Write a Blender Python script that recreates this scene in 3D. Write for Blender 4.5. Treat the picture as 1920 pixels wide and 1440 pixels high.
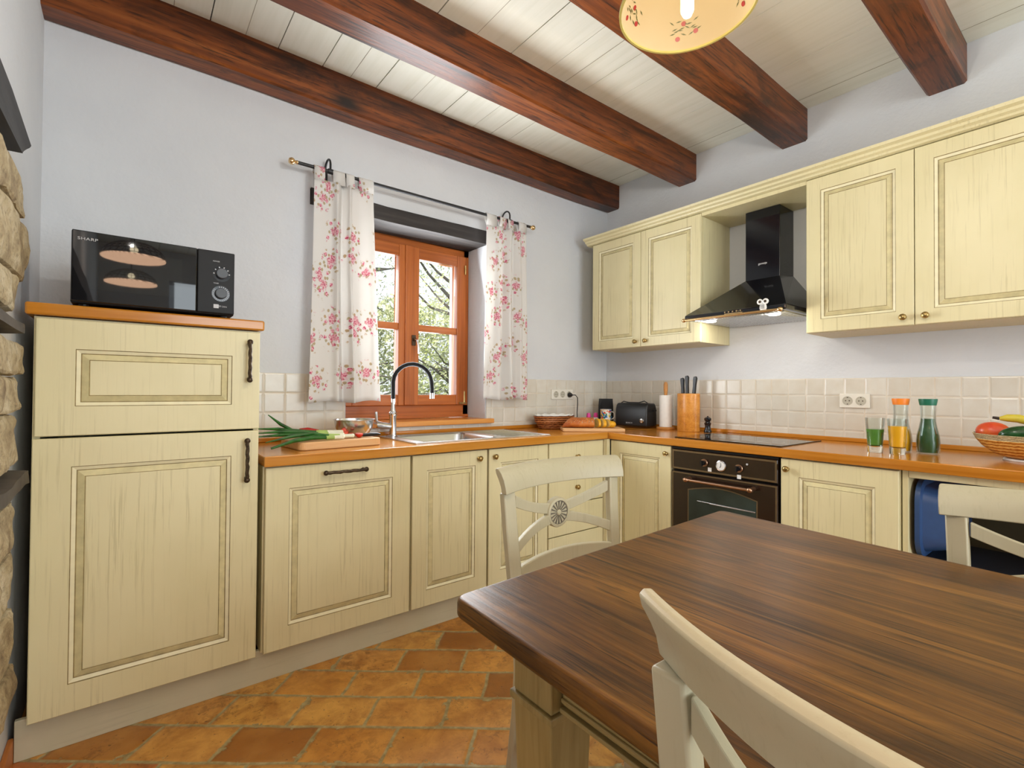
import bpy, bmesh, math, random
from math import sin, cos, pi, radians, sqrt, atan2
from mathutils import Vector, Matrix, noise as mnoise
random.seed(7)
S = bpy.context.scene
for o in list(bpy.data.objects):
    bpy.data.objects.remove(o)

# ------------------------------------------------------------------ camera
cam_d = bpy.data.cameras.new('camera')
cam = bpy.data.objects.new('camera', cam_d)
S.collection.objects.link(cam)
S.camera = cam
cam_d.sensor_fit = 'HORIZONTAL'
cam_d.sensor_width = 36.0
cam_d.lens = 917.0 / 1920.0 * 36.0
cam_d.clip_start = 0.02
cam_d.clip_end = 300
yaw, pitch, roll = 0.6659, 0.0124, 0.0070
Fv = Vector((sin(yaw) * cos(pitch), cos(yaw) * cos(pitch), sin(pitch)))
Rv = Vector((cos(yaw), -sin(yaw), 0))
Uv = Rv.cross(Fv)
R2 = Rv * cos(roll) + Uv * sin(roll)
U2 = -Rv * sin(roll) + Uv * cos(roll)
m3 = Matrix((R2, U2, -Fv)).transposed()
cam.matrix_world = Matrix.Translation((-3.0207, -2.6183, 1.1502)) @ m3.to_4x4()

# ------------------------------------------------------------------ view
vs = S.view_settings
S.display_settings.display_device = 'sRGB'
vs.view_transform = 'Standard'
vs.look = 'None'
vs.exposure = 0.54
vs.gamma = 1.0
vs.use_curve_mapping = False

# ------------------------------------------------------------------ world
W = bpy.data.worlds.new('sky')
S.world = W
W.use_nodes = True
wn = W.node_tree
wn.nodes.clear()
wo = wn.nodes.new('ShaderNodeOutputWorld')
wb = wn.nodes.new('ShaderNodeBackground')
wb.inputs['Color'].default_value = (0.86, 0.93, 1.0, 1)
wb.inputs['Strength'].default_value = 0.95
wn.links.new(wb.outputs[0], wo.inputs[0])

# ------------------------------------------------------------------ lights
def light(name, kind, loc, energy, color, size=None, sy=None, rot=None, target=None):
    d = bpy.data.lights.new(name, kind)
    d.energy = energy
    d.color = color
    if kind == 'AREA':
        d.shape = 'RECTANGLE'
        d.size = size
        d.size_y = sy or size
    elif kind == 'POINT':
        d.shadow_soft_size = size
    elif kind == 'SUN':
        d.angle = size
    o = bpy.data.objects.new(name, d)
    S.collection.objects.link(o)
    o.location = loc
    if target is not None:
        dv = Vector(target) - Vector(loc)
        o.rotation_euler = dv.to_track_quat('-Z', 'Y').to_euler()
    return o
SUN = light('sun', 'SUN', (-4, 4, 6), 4.0, (1.0, 0.95, 0.86), radians(0.6), target=(-4 + 1.0, 4 - 0.16, 6 - 1.15))
# added fill from behind the camera, then daylight through the kitchen window
light('rear_opening_fill', 'AREA', (-1.55, -5.55, 1.35), 60, (0.86, 0.95, 1.0), 2.1, 2.1, target=(-1.35, 0, 1.65))
light('kitchen_window_daylight', 'AREA', (-1.60, -0.004, 1.52), 21, (0.90, 0.96, 1.0), 0.62, 0.95, target=(-1.75, -1.5, 1.95))
light('outer_window_daylight', 'AREA', (-1.64, 0.52, 1.50), 9, (0.90, 0.96, 1.0), 0.80, 0.95, target=(-1.64, -1.5, 1.5))

# ------------------------------------------------------------------ materials
def srgb(r, g, b):
    def f(c):
        c /= 255.0
        return c / 12.92 if c <= 0.04045 else ((c + 0.055) / 1.055) ** 2.4
    return (f(r), f(g), f(b), 1)

class NT:
    def __init__(s, name):
        s.m = bpy.data.materials.new(name)
        s.m.use_nodes = True
        s.t = s.m.node_tree
        s.t.nodes.clear()
        s.out = s.n('ShaderNodeOutputMaterial')
    def n(s, typ, **kw):
        nd = s.t.nodes.new(typ)
        for k, v in kw.items():
            setattr(nd, k, v)
        return nd
    def l(s, a, b):
        s.t.links.new(a, b)
    def val(s, sock, v):
        if isinstance(v, bpy.types.NodeSocket):
            s.l(v, sock)
        else:
            sock.default_value = v
    def math(s, op, a, b=0.0, c=None):
        nd = s.n('ShaderNodeMath', operation=op)
        s.val(nd.inputs[0], a)
        s.val(nd.inputs[1], b)
        if c is not None:
            s.val(nd.inputs[2], c)
        return nd.outputs[0]
    def mix(s, f, a, b, mode='MIX'):
        nd = s.n('ShaderNodeMix', data_type='RGBA', blend_type=mode)
        s.val(nd.inputs[0], f)
        s.val(nd.inputs[6], a)
        s.val(nd.inputs[7], b)
        return nd.outputs[2]
    def coord(s, kind='Object', scale=(1, 1, 1), rot=(0, 0, 0), loc=(0, 0, 0)):
        if kind == 'World':
            src = s.n('ShaderNodeNewGeometry').outputs['Position']
        else:
            src = s.n('ShaderNodeTexCoord').outputs[kind]
        mp = s.n('ShaderNodeMapping')
        mp.inputs['Scale'].default_value = scale
        mp.inputs['Rotation'].default_value = rot
        mp.inputs['Location'].default_value = loc
        s.l(src, mp.inputs[0])
        return mp.outputs[0]
    def noise(s, vec, scale=5, detail=4, rough=0.55, dist=0.0, out='Fac'):
        nd = s.n('ShaderNodeTexNoise')
        s.l(vec, nd.inputs['Vector'])
        nd.inputs['Scale'].default_value = scale
        nd.inputs['Detail'].default_value = detail
        nd.inputs['Roughness'].default_value = rough
        nd.inputs['Distortion'].default_value = dist
        return nd.outputs[out]
    def ramp(s, fac, stops, interp='LINEAR'):
        nd = s.n('ShaderNodeValToRGB')
        nd.color_ramp.interpolation = interp
        e = nd.color_ramp.elements
        while len(e) > 1:
            e.remove(e[-1])
        e[0].position = stops[0][0]
        e[0].color = stops[0][1]
        for p, c in stops[1:]:
            x = e.new(p)
            x.color = c
        s.l(fac, nd.inputs[0])
        return nd.outputs[0]
    def bump(s, h, strength=0.2, dist=0.01):
        nd = s.n('ShaderNodeBump')
        nd.inputs['Strength'].default_value = strength
        nd.inputs['Distance'].default_value = dist
        s.l(h, nd.inputs['Height'])
        return nd.outputs[0]
    def principled(s, color, rough=0.5, metal=0.0, normal=None, **kw):
        p = s.n('ShaderNodeBsdfPrincipled')
        s.val(p.inputs['Base Color'], color)
        s.val(p.inputs['Roughness'], rough)
        s.val(p.inputs['Metallic'], metal)
        if normal is not None:
            s.l(normal, p.inputs['Normal'])
        for k, v in kw.items():
            s.val(p.inputs[k.replace('_', ' ')], v)
        s.l(p.outputs[0], s.out.inputs[0])
        return p

def simple(name, col, rough=0.5, metal=0.0, var=0.06, vscale=30, bump=0.0, **kw):
    """plain colour with a faint mottling"""
    t = NT(name)
    v = t.coord('Object')
    nz = t.noise(v, vscale, 3)
    dark = tuple(c * (1 - var) for c in col[:3]) + (1,)
    lite = tuple(min(1, c * (1 + var)) for c in col[:3]) + (1,)
    c = t.ramp(nz, [(0.3, dark), (0.7, lite)])
    nrm = t.bump(nz, bump, 0.003) if bump else None
    t.principled(c, rough, metal, nrm, **kw)
    return t.m

def wood(name, cols, axis='z', kind='Object', rough=0.4, fine=70, long=2.2, ring=0.0, bump=0.05, knots=0.0, knotcol=None, coat=0.0, spread=(0.3, 0.7), streak=0.0, stain=0.0, stainscale=2.0, spec=0.5):
    """grain that runs along one axis"""
    t = NT(name)
    sc = {'x': (long, fine, fine), 'y': (fine, long, fine), 'z': (fine, fine, long)}[axis]
    v = t.coord(kind, sc)
    big = t.noise(t.coord(kind, tuple(c * 0.12 for c in sc)), 1.0, 3, 0.5, 0.6)
    g = t.noise(v, 1.0, 5, 0.6, 0.4)
    f = t.math('ADD', t.math('MULTIPLY', g, 0.55), t.math('MULTIPLY', big, 0.45))
    if ring:
        w = t.n('ShaderNodeTexWave', wave_type='BANDS', bands_direction={'x': 'Y', 'y': 'X', 'z': 'X'}[axis])
        sc2 = {'x': (0.25, 1, 1), 'y': (1, 0.25, 1), 'z': (1, 1, 0.25)}[axis]
        t.l(t.coord(kind, sc2), w.inputs['Vector'])
        w.inputs['Scale'].default_value = ring
        w.inputs['Distortion'].default_value = 9.0
        w.inputs['Detail'].default_value = 2.0
        w.inputs['Detail Scale'].default_value = 0.9
        f = t.math('ADD', t.math('MULTIPLY', f, 0.75), t.math('MULTIPLY', w.outputs['Fac'], 0.25))
    n = len(cols)
    lo, hi = spread
    col = t.ramp(f, [(lo + (hi - lo) * i / (n - 1), c) for i, c in enumerate(cols)])
    if knots:
        vo = t.n('ShaderNodeTexVoronoi')
        ks = {'x': (0.45, 1, 1), 'y': (1, 0.45, 1), 'z': (1, 1, 0.45)}[axis]
        t.l(t.coord(kind, ks), vo.inputs['Vector'])
        vo.inputs['Scale'].default_value = knots
        d = t.math('ADD', vo.outputs['Distance'], t.math('MULTIPLY', t.math('SUBTRACT', g, 0.5), 0.1))
        kf = t.ramp(d, [(0.05, (1, 1, 1, 1)), (0.13, (0, 0, 0, 1))])
        col = t.mix(kf, col, knotcol or cols[0])
    if streak:
        s1 = t.noise(t.coord(kind, tuple(c * 0.42 for c in sc)), 1.0, 4, 0.6, 0.8)
        sg = t.noise(t.coord(kind, (1.0, 1.0, 1.0)), 2.6, 2)
        k_ = t.math('MULTIPLY', t.ramp(s1, [(0.36, (1, 1, 1, 1)), (0.45, (0, 0, 0, 1))]), t.ramp(sg, [(0.42, (0.15,) * 3 + (1,)), (0.6, (1, 1, 1, 1))]))
        col = t.mix(t.math('MULTIPLY', k_, streak), col, tuple(c * 0.35 for c in cols[0][:3]) + (1,))
        pr_ = t.noise(t.coord(kind, tuple(c * 3.2 for c in sc)), 1.0, 2, 0.5, 0.2)
        pk_ = t.ramp(pr_, [(0.34, (0.75, 0.75, 0.75, 1)), (0.42, (0, 0, 0, 1))])
        col = t.mix(pk_, col, tuple(c * 0.5 for c in cols[0][:3]) + (1,))
    if stain:
        qs = {'x': (0.4, 1, 1), 'y': (1, 0.4, 1), 'z': (1, 1, 0.4)}[axis]
        s2 = t.noise(t.coord(kind, qs), stainscale, 6, 0.7, 0.7)
        col = t.mix(t.ramp(s2, [(0.50, (0, 0, 0, 1)), (0.66, (stain,) * 3 + (1,))]), col, tuple(c * 0.5 for c in cols[0][:3]) + (1,))
    nrm = t.bump(g, bump, 0.004) if bump else None
    kw = {'Specular_IOR_Level': spec}
    if coat:
        kw['Coat_Weight'] = coat
        kw['Coat_Roughness'] = 0.12
    t.principled(col, rough, 0.0, nrm, **kw)
    return t.m

M = {}
def build_materials():
    # plaster walls
    t = NT('plaster')
    v = t.coord('World')
    a = t.noise(v, 3.0, 5, 0.6)
    b = t.noise(v, 60, 3)
    c = t.ramp(a, [(0.3, (0.63, 0.645, 0.67, 1)), (0.7, (0.67, 0.685, 0.705, 1))])
    h = t.math('ADD', t.math('MULTIPLY', a, 1.2), t.math('MULTIPLY', b, 0.12))
    t.principled(c, 0.85, 0, t.bump(h, 0.35, 0.03))
    M['plaster'] = t.m
    # antique cream painted oak of the cabinets, worn grain showing through in places
    def paint(name, base, dark, wear, axis='z'):
        t = NT(name)
        fs = (110, 110, 3.0) if axis == 'z' else (3.0, 3.0, 110)
        g = t.noise(t.coord('World', fs), 1.0, 5, 0.65, 0.3)
        p = t.noise(t.coord('World'), 2.3, 3, 0.5)
        p2 = t.noise(t.coord('World', (1, 1, 0.5)), 6.0, 3, 0.6)
        c1 = t.ramp(p, [(0.35, base), (0.65, tuple(x * y for x, y in zip(base, (0.93, 0.92, 0.90, 1))))])
        c1 = t.mix(t.ramp(p2, [(0.45, (0, 0, 0, 1)), (0.75, (0.5, 0.5, 0.5, 1))]), c1, tuple(x * y for x, y in zip(base, (0.88, 0.88, 0.80, 1))))
        gm = t.ramp(g, [(0.36, (1, 1, 1, 1)), (0.46, (0, 0, 0, 1))])
        amt = t.ramp(t.noise(t.coord('World', (1, 1, 0.6)), 3.7, 2), [(0.42, (0.10,) * 3 + (1,)), (0.62, (wear,) * 3 + (1,))])
        c2 = t.mix(t.math('MULTIPLY', gm, amt), c1, dark)
        t.principled(c2, 0.42, 0, t.bump(g, 0.10, 0.002))
        return t.m
    M['cream'] = paint('cream_paint', (0.74, 0.665, 0.405, 1), (0.42, 0.35, 0.17, 1), 0.42)
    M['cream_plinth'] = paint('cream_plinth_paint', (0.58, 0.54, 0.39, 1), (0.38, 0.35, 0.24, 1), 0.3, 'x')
    M['chair_cream'] = paint('chair_cream_paint', (0.52, 0.475, 0.33, 1), (0.36, 0.31, 0.19, 1), 0.25)
    M['glaze'] = simple('brown_groove_glaze', (0.27, 0.20, 0.08, 1), 0.6, var=0.3)
    M['glaze2'] = simple('olive_bevel_glaze', (0.62, 0.545, 0.30, 1), 0.5, var=0.12)
    M['glaze3'] = simple('pale_bevel_paint', (0.80, 0.74, 0.50, 1), 0.42, var=0.05)
    M['counter'] = wood('oiled_worktop_wood', [srgb(164, 98, 20), srgb(192, 124, 40), srgb(206, 146, 62)], 'x', 'World', 0.16, 38, 1.6, bump=0.02, knots=1.6, knotcol=srgb(140, 76, 28))
    M['counter_y'] = wood('oiled_worktop_wood_return', [srgb(164, 98, 20), srgb(192, 124, 40), srgb(206, 146, 62)], 'y', 'World', 0.16, 38, 1.6, bump=0.02, knots=1.6, knotcol=srgb(140, 76, 28))
    M['table'] = wood('dark_stained_oak', [srgb(44, 26, 8), srgb(84, 52, 16), srgb(108, 70, 22), srgb(136, 92, 34)], 'y', 'World', 0.36, 80, 2.4, ring=0, bump=0.22, knots=0.9, knotcol=srgb(40, 22, 10), spread=(0.30, 0.66), streak=0.85, stain=0.55, stainscale=5.0, spec=0.32)
    M['table_edge'] = wood('dark_red_oak_edge', [srgb(50, 22, 8), srgb(92, 44, 16), srgb(120, 64, 26)], 'y', 'World', 0.35, 26, 1.3, bump=0.1)
    M['table_cream'] = wood('scrubbed_green_cream_wood', [srgb(112, 92, 48), srgb(150, 126, 74), srgb(172, 150, 98)], 'z', 'World', 0.5, 60, 3, bump=0.15)
    M['table_apron'] = wood('scrubbed_green_cream_wood_rail', [srgb(112, 92, 48), srgb(150, 126, 74), srgb(170, 148, 96)], 'y', 'World', 0.5, 60, 3, bump=0.15)
    M['beam'] = wood('stained_pine_beam', [srgb(50, 22, 8), srgb(98, 46, 14), srgb(126, 64, 20), srgb(146, 82, 34)], 'x', 'World', 0.38, 42, 2.2, ring=0, bump=0.25, knots=2.2, knotcol=srgb(30, 14, 8), spread=(0.34, 0.66), streak=0.7, stain=0.85, stainscale=6.0)
    M['beam_end'] = simple('dark_beam_end', srgb(60, 28, 12), 0.6, var=0.3)
    M['blackwood'] = wood('charred_oak_lintel', [srgb(30, 28, 27), srgb(52, 48, 46), srgb(78, 72, 68)], 'x', 'World', 0.75, 30, 2, bump=0.5)
    M['blackwood_y'] = wood('charred_oak_beam', [srgb(30, 29, 30), srgb(50, 49, 50), srgb(74, 72, 72)], 'y', 'World', 0.75, 30, 2, bump=0.5)
    M['window_wood'] = wood('varnished_window_wood', [srgb(146, 74, 26), srgb(182, 100, 42), srgb(198, 118, 56)], 'z', 'World', 0.30, 60, 2, bump=0.02)
    M['window_wood_x'] = wood('varnished_window_rail_wood', [srgb(146, 74, 26), srgb(182, 100, 42), srgb(198, 118, 56)], 'x', 'World', 0.30, 60, 2, bump=0.02)
    M['board'] = wood('pale_board_wood', [srgb(190, 138, 84), srgb(218, 170, 116), srgb(230, 190, 140)], 'x', 'Object', 0.5, 60, 4, bump=0.03)
    M['bamboo'] = wood('bamboo_layers', [srgb(178, 106, 34), srgb(216, 144, 56), srgb(230, 168, 84)], 'x', 'Object', 0.3, 220, 10, bump=0.02)
    # ceiling boards
    t = NT('whitewashed_boards')
    v = t.coord('World', (30, 1.6, 30))
    g = t.noise(v, 1.0, 5, 0.6, 0.4)
    p = t.noise(t.coord('World'), 1.6, 3)
    c = t.ramp(g, [(0.28, (0.75, 0.74, 0.62, 1)), (0.5, (0.82, 0.81, 0.70, 1)), (0.75, (0.86, 0.85, 0.75, 1))])
    c = t.mix(t.ramp(p, [(0.3, (0, 0, 0, 1)), (0.7, (0.35, 0.35, 0.35, 1))]), c, (0.84, 0.83, 0.73, 1))
    t.principled(c, 0.6, 0, t.bump(g, 0.10, 0.003))
    M['boards'] = t.m
    M['gap'] = simple('dark_gap', (0.02, 0.016, 0.012, 1), 0.9)
    M['hairgap'] = simple('board_joint_shade', (0.40, 0.36, 0.27, 1), 0.8)  # colour of the thin seam lines along the wide boards
    # glazed wall tiles (square grid by world position), u = axis index along the wall
    def tiles(name, ax, off, pitch, ztop):
        t = NT(name)
        src = t.n('ShaderNodeNewGeometry').outputs['Position']
        sp = t.n('ShaderNodeSeparateXYZ')
        t.l(src, sp.inputs[0])
        wob = t.math('MULTIPLY', t.math('SUBTRACT', t.noise(src, 22, 2), 0.5), 0.035)
        u = t.math('ADD', t.math('DIVIDE', t.math('SUBTRACT', sp.outputs[ax], off), pitch), wob)
        w = t.math('ADD', t.math('DIVIDE', t.math('SUBTRACT', ztop + 10 * pitch, sp.outputs[2]), pitch), wob)
        fu = t.math('FRACT', t.math('ADD', u, 200.0))
        fw = t.math('FRACT', w)
        du = t.math('MINIMUM', fu, t.math('SUBTRACT', 1.0, fu))
        dw = t.math('MINIMUM', fw, t.math('SUBTRACT', 1.0, fw))
        d = t.math('MINIMUM', du, dw)
        cv = t.n('ShaderNodeCombineXYZ')
        t.l(t.math('FLOOR', t.math('ADD', u, 200.0)), cv.inputs[0])
        t.l(t.math('FLOOR', w), cv.inputs[1])
        wnz = t.n('ShaderNodeTexWhiteNoise', noise_dimensions='3D')
        t.l(cv.outputs[0], wnz.inputs[0])
        body = t.ramp(wnz.outputs['Value'], [(0.0, (0.64, 0.60, 0.52, 1)), (0.5, (0.69, 0.655, 0.575, 1)), (1.0, (0.73, 0.70, 0.63, 1))])
        cl = t.noise(src, 14, 4)
        body = t.mix(t.ramp(cl, [(0.35, (0, 0, 0, 1)), (0.75, (0.45, 0.45, 0.45, 1))]), body, (0.58, 0.50, 0.39, 1))
        gm = t.ramp(d, [(0.018, (0, 0, 0, 1)), (0.032, (1, 1, 1, 1))])
        edge = t.ramp(d, [(0.02, (0, 0, 0, 1)), (0.085, (1, 1, 1, 1))])
        gr = t.ramp(t.noise(src, 9, 2), [(0.35, (0.74, 0.69, 0.60, 1)), (0.7, (0.60, 0.50, 0.36, 1))])
        col = t.mix(gm, gr, body)
        r = t.math('SUBTRACT', 0.75, t.math('MULTIPLY', gm, 0.50))
        h = t.math('ADD', t.math('MULTIPLY', edge, 0.9), t.math('MULTIPLY', t.noise(src, 30, 2), 0.15))
        t.principled(col, r, 0, t.bump(h, 0.45, 0.004))
        return t.m
    M['tile_y0'] = tiles('glazed_cream_tiles', 0, -2.600, 0.0975, 1.2263)
    M['tile_x0'] = tiles('glazed_cream_tiles_return', 1, -0.9095, 0.0936, 1.2263)
    # terracotta floor
    t = NT('terracotta_floor')
    src = t.n('ShaderNodeNewGeometry').outputs['Position']
    mp = t.n('ShaderNodeMapping', vector_type='TEXTURE')
    mp.inputs['Rotation'].default_value = (0, 0, radians(-38.5))
    mp.inputs['Location'].default_value = (-2.133, -0.548, 0)
    t.l(src, mp.inputs[0])
    dn = t.n('ShaderNodeTexNoise')
    dn.inputs['Scale'].default_value = 7
    dn.inputs['Detail'].default_value = 3
    t.l(src, dn.inputs['Vector'])
    sp = t.n('ShaderNodeSeparateXYZ')
    t.l(mp.outputs[0], sp.inputs[0])
    sd = t.n('ShaderNodeSeparateColor')
    t.l(dn.outputs['Color'], sd.inputs[0])
    L, H = 0.264, 0.166
    v = t.math('ADD', t.math('DIVIDE', sp.outputs[1], H), t.math('MULTIPLY', t.math('SUBTRACT', sd.outputs[1], 0.5), 0.10))
    v = t.math('ADD', v, 100.0)
    row = t.math('FLOOR', v)
    odd = t.math('MULTIPLY', t.math('MODULO', row, 2.0), 0.5)
    rr = t.n('ShaderNodeTexWhiteNoise', noise_dimensions='1D')
    t.l(row, rr.inputs[1])
    u = t.math('DIVIDE', sp.outputs[0], L)
    u = t.math('SUBTRACT', u, t.math('MULTIPLY', sp.outputs[1], 0.35))
    u = t.math('ADD', u, t.math('MULTIPLY', t.math('SUBTRACT', sd.outputs[0], 0.5), 0.08))
    u = t.math('ADD', t.math('ADD', u, 100.0), t.math('ADD', odd, t.math('MULTIPLY', rr.outputs[0], 0.16)))
    fu = t.math('FRACT', u)
    fv = t.math('FRACT', v)
    du = t.math('MULTIPLY', t.math('MINIMUM', fu, t.math('SUBTRACT', 1.0, fu)), L)
    dv = t.math('MULTIPLY', t.math('MINIMUM', fv, t.math('SUBTRACT', 1.0, fv)), H)
    chip = t.noise(src, 13, 4, 0.7)
    d = t.math('MINIMUM', du, dv)
    d = t.math('SUBTRACT', d, t.math('MULTIPLY', t.math('MAXIMUM', t.math('SUBTRACT', chip, 0.58), 0.0), 0.14))
    cid = t.n('ShaderNodeCombineXYZ')
    t.l(t.math('FLOOR', u), cid.inputs[0])
    t.l(row, cid.inputs[1])
    wv = t.n('ShaderNodeTexWhiteNoise', noise_dimensions='3D')
    t.l(cid.outputs[0], wv.inputs[0])
    body = t.ramp(wv.outputs['Value'], [(0.0, srgb(138, 84, 26)), (0.15, srgb(176, 112, 40)), (0.35, srgb(216, 150, 60)), (0.6, srgb(216, 158, 80)), (0.8, srgb(222, 168, 82)), (0.9, srgb(192, 110, 52)), (1.0, srgb(186, 94, 54))])
    m1 = t.noise(src, 9, 5, 0.65, 0.4)
    body = t.mix(t.ramp(m1, [(0.38, (0.75, 0.75, 0.75, 1)), (0.62, (0, 0, 0, 1))]), body, srgb(166, 106, 40))
    m2 = t.noise(src, 3.1, 3, 0.6)
    body = t.mix(t.ramp(m2, [(0.48, (0, 0, 0, 1)), (0.75, (0.55, 0.55, 0.55, 1))]), body, srgb(222, 168, 92))
    pit = t.noise(src, 70, 3, 0.6)
    pm = t.ramp(pit, [(0.29, (1, 1, 1, 1)), (0.36, (0, 0, 0, 1))])
    body = t.mix(t.math('MULTIPLY', pm, 0.75), body, srgb(84, 48, 18))
    st_ = t.noise(src, 26, 6, 0.75, 0.5)
    sb_ = t.noise(src, 4.3, 2)
    stain = t.math('MULTIPLY', t.ramp(st_, [(0.50, (0, 0, 0, 1)), (0.60, (1, 1, 1, 1))]), t.ramp(sb_, [(0.45, (0.12,) * 3 + (1,)), (0.62, (0.9,) * 3 + (1,))]))
    body = t.mix(t.math('MULTIPLY', stain, 0.6), body, srgb(120, 74, 26))
    grout = t.ramp(t.noise(src, 40, 3), [(0.3, srgb(142, 124, 78)), (0.7, srgb(184, 168, 124))])
    gm = t.ramp(d, [(0.0042, (0, 0, 0, 1)), (0.0062, (1, 1, 1, 1))])
    col = t.mix(gm, grout, body)
    hh = t.math('ADD', t.ramp(d, [(0.002, (0, 0, 0, 1)), (0.014, (1, 1, 1, 1))]), t.math('MULTIPLY', m1, 0.5))
    hh = t.math('SUBTRACT', hh, t.math('MULTIPLY', pm, 0.3))
    t.principled(col, t.ramp(m1, [(0.3, (0.5,) * 3 + (1,)), (0.7, (0.32,) * 3 + (1,))]), 0, t.bump(hh, 0.5, 0.006))
    M['floor'] = t.m
    M['unit_back'] = simple('olive_brown_board', (0.085, 0.065, 0.028, 1), 0.6, var=0.2, vscale=5)  # darkness of the unlit niche put into the back colour
    M['skirt'] = simple('terracotta_skirting', srgb(196, 118, 54), 0.5, var=0.15, vscale=12)
    # stone
    t = NT('honey_stone')
    src = t.coord('World')
    a = t.noise(src, 9, 6, 0.65)
    b = t.noise(src, 45, 5, 0.7)
    c = t.ramp(a, [(0.3, srgb(126, 106, 78)), (0.5, srgb(178, 160, 124)), (0.7, srgb(208, 196, 168))])
    c = t.mix(t.ramp(b, [(0.3, (0.6, 0.6, 0.6, 1)), (0.5, (0, 0, 0, 1))]), c, srgb(92, 74, 48))
    t.principled(c, 0.85, 0, t.bump(t.math('ADD', a, t.math('MULTIPLY', b, 0.4)), 0.9, 0.02))
    M['stone'] = t.m
    M['mortar'] = simple('lime_mortar', (0.62, 0.60, 0.56, 1), 0.9, var=0.15, bump=0.5)
    M['slate'] = simple('dark_slate', srgb(72, 64, 56), 0.75, var=0.35, vscale=14, bump=0.8)
    # metals, plastics
    M['black_gloss'] = simple('black_gloss_enamel', (0.006, 0.007, 0.010, 1), 0.10, var=0.05)
    M['black_plastic'] = simple('black_plastic', (0.010, 0.010, 0.011, 1), 0.35, var=0.05)
    M['black_satin'] = simple('black_satin_plastic', (0.012, 0.012, 0.013, 1), 0.45, var=0.05, Specular_IOR_Level=0.2)
    M['rubber'] = simple('black_rubber', (0.014, 0.014, 0.015, 1), 0.6, var=0.05, Specular_IOR_Level=0.15)
    M['black_glass'] = simple('black_glass', (0.006, 0.006, 0.007, 1), 0.02, var=0.02)
    M['knob_grey'] = simple('slate_grey_plastic', (0.045, 0.052, 0.062, 1), 0.4)
    M['iron'] = simple('black_wrought_iron', (0.012, 0.012, 0.014, 1), 0.45, var=0.2)
    M['antique'] = simple('antique_brown_bronze', (0.075, 0.05, 0.03, 1), 0.42, 0.75, var=0.5, vscale=120)
    M['brass'] = simple('aged_brass', (0.42, 0.30, 0.12, 1), 0.30, 0.95, var=0.3, vscale=80)
    M['gold'] = simple('pale_brass', (0.78, 0.55, 0.28, 1), 0.22, 1.0)
    M['copper'] = simple('copper_bronze', (0.46, 0.27, 0.17, 1), 0.28, 0.95)
    M['chrome'] = simple('chrome', (0.78, 0.78, 0.80, 1), 0.08, 1.0, var=0.02)
    M['steel'] = simple('brushed_steel', (0.62, 0.62, 0.62, 1), 0.24, 1.0, var=0.06, vscale=60)
    M['oven_brown'] = simple('dark_brown_enamel', (0.020, 0.010, 0.006, 1), 0.16, var=0.05)
    M['oven_line'] = simple('bronze_trim_line', (0.16, 0.11, 0.055, 1), 0.35, 0.5)
    M['oven_glass'] = simple('smoky_green_glass', (0.022, 0.034, 0.030, 1), 0.08, var=0.4, vscale=6)
    M['white'] = simple('white_print', (0.80, 0.80, 0.80, 1), 0.5)
    M['print_grey'] = simple('silver_print', (0.50, 0.50, 0.51, 1), 0.4)
    M['socket'] = simple('ivory_socket_plastic', (0.80, 0.77, 0.68, 1), 0.3, var=0.02)
    M['socket_dark'] = simple('socket_recess_plastic', (0.50, 0.47, 0.38, 1), 0.4)
    M['paper'] = simple('white_kitchen_paper', (0.86, 0.85, 0.82, 1), 0.9, var=0.03, vscale=60, bump=0.3)
    M['towelwood'] = simple('beech', srgb(196, 134, 66), 0.45, var=0.15)
    M['bin_blue'] = simple('blue_bin_plastic', (0.030, 0.075, 0.20, 1), 0.4)
    M['bin_lid'] = simple('dark_bin_plastic', (0.012, 0.014, 0.020, 1), 0.5)
    M['mw_window'] = simple('microwave_door_mesh_glass', (0.010, 0.0105, 0.0105, 1), 0.025, var=0.1)
    M['sill'] = wood('oak_sill', [srgb(176, 104, 42), srgb(208, 136, 64), srgb(224, 158, 84)], 'x', 'World', 0.25, 40, 1.5)
    M['rush'] = simple('woven_rush', srgb(196, 142, 72), 0.7, var=0.3, vscale=60, bump=0.5)
    # food
    M['onion_green'] = simple('onion_green', (0.018, 0.11, 0.012, 1), 0.35, var=0.5, vscale=25)
    M['onion_light'] = simple('onion_pale_green', (0.33, 0.46, 0.10, 1), 0.4, var=0.2)
    M['onion_white'] = simple('onion_white', (0.80, 0.80, 0.62, 1), 0.4, var=0.1)
    M['tomato'] = simple('tomato_skin', (0.55, 0.025, 0.012, 1), 0.25, var=0.2, vscale=20)
    M['tomato_flesh'] = simple('tomato_flesh', (0.72, 0.09, 0.045, 1), 0.3, var=0.5, vscale=60)
    M['red_pepper'] = simple('red_pepper_skin', (0.42, 0.02, 0.012, 1), 0.22, var=0.2)
    M['stem'] = simple('dark_stem', (0.035, 0.022, 0.015, 1), 0.7)
    M['avocado'] = simple('dark_green_avocado', (0.012, 0.065, 0.016, 1), 0.22, var=0.5, vscale=40, bump=0.3)
    M['banana'] = simple('yellow_banana', (0.60, 0.48, 0.045, 1), 0.4, var=0.2, vscale=14)
    M['plum'] = simple('dark_red_apple', (0.20, 0.018, 0.022, 1), 0.28, var=0.45, vscale=22)
    M['glue_red'] = simple('peach_red', (0.42, 0.06, 0.035, 1), 0.4, var=0.4, vscale=18)
    t = NT('mango_skin')
    f = t.noise(t.coord('Object'), 12, 3)
    t.principled(t.ramp(f, [(0.3, (0.62, 0.04, 0.02, 1)), (0.55, (0.70, 0.11, 0.025, 1)), (0.75, (0.75, 0.40, 0.06, 1))]), 0.3)
    M['mango'] = t.m
    t = NT('seeded_crust')
    f = t.noise(t.coord('Object'), 16, 4)
    vz = t.n('ShaderNodeTexVoronoi')
    vz.inputs['Scale'].default_value = 150
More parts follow.
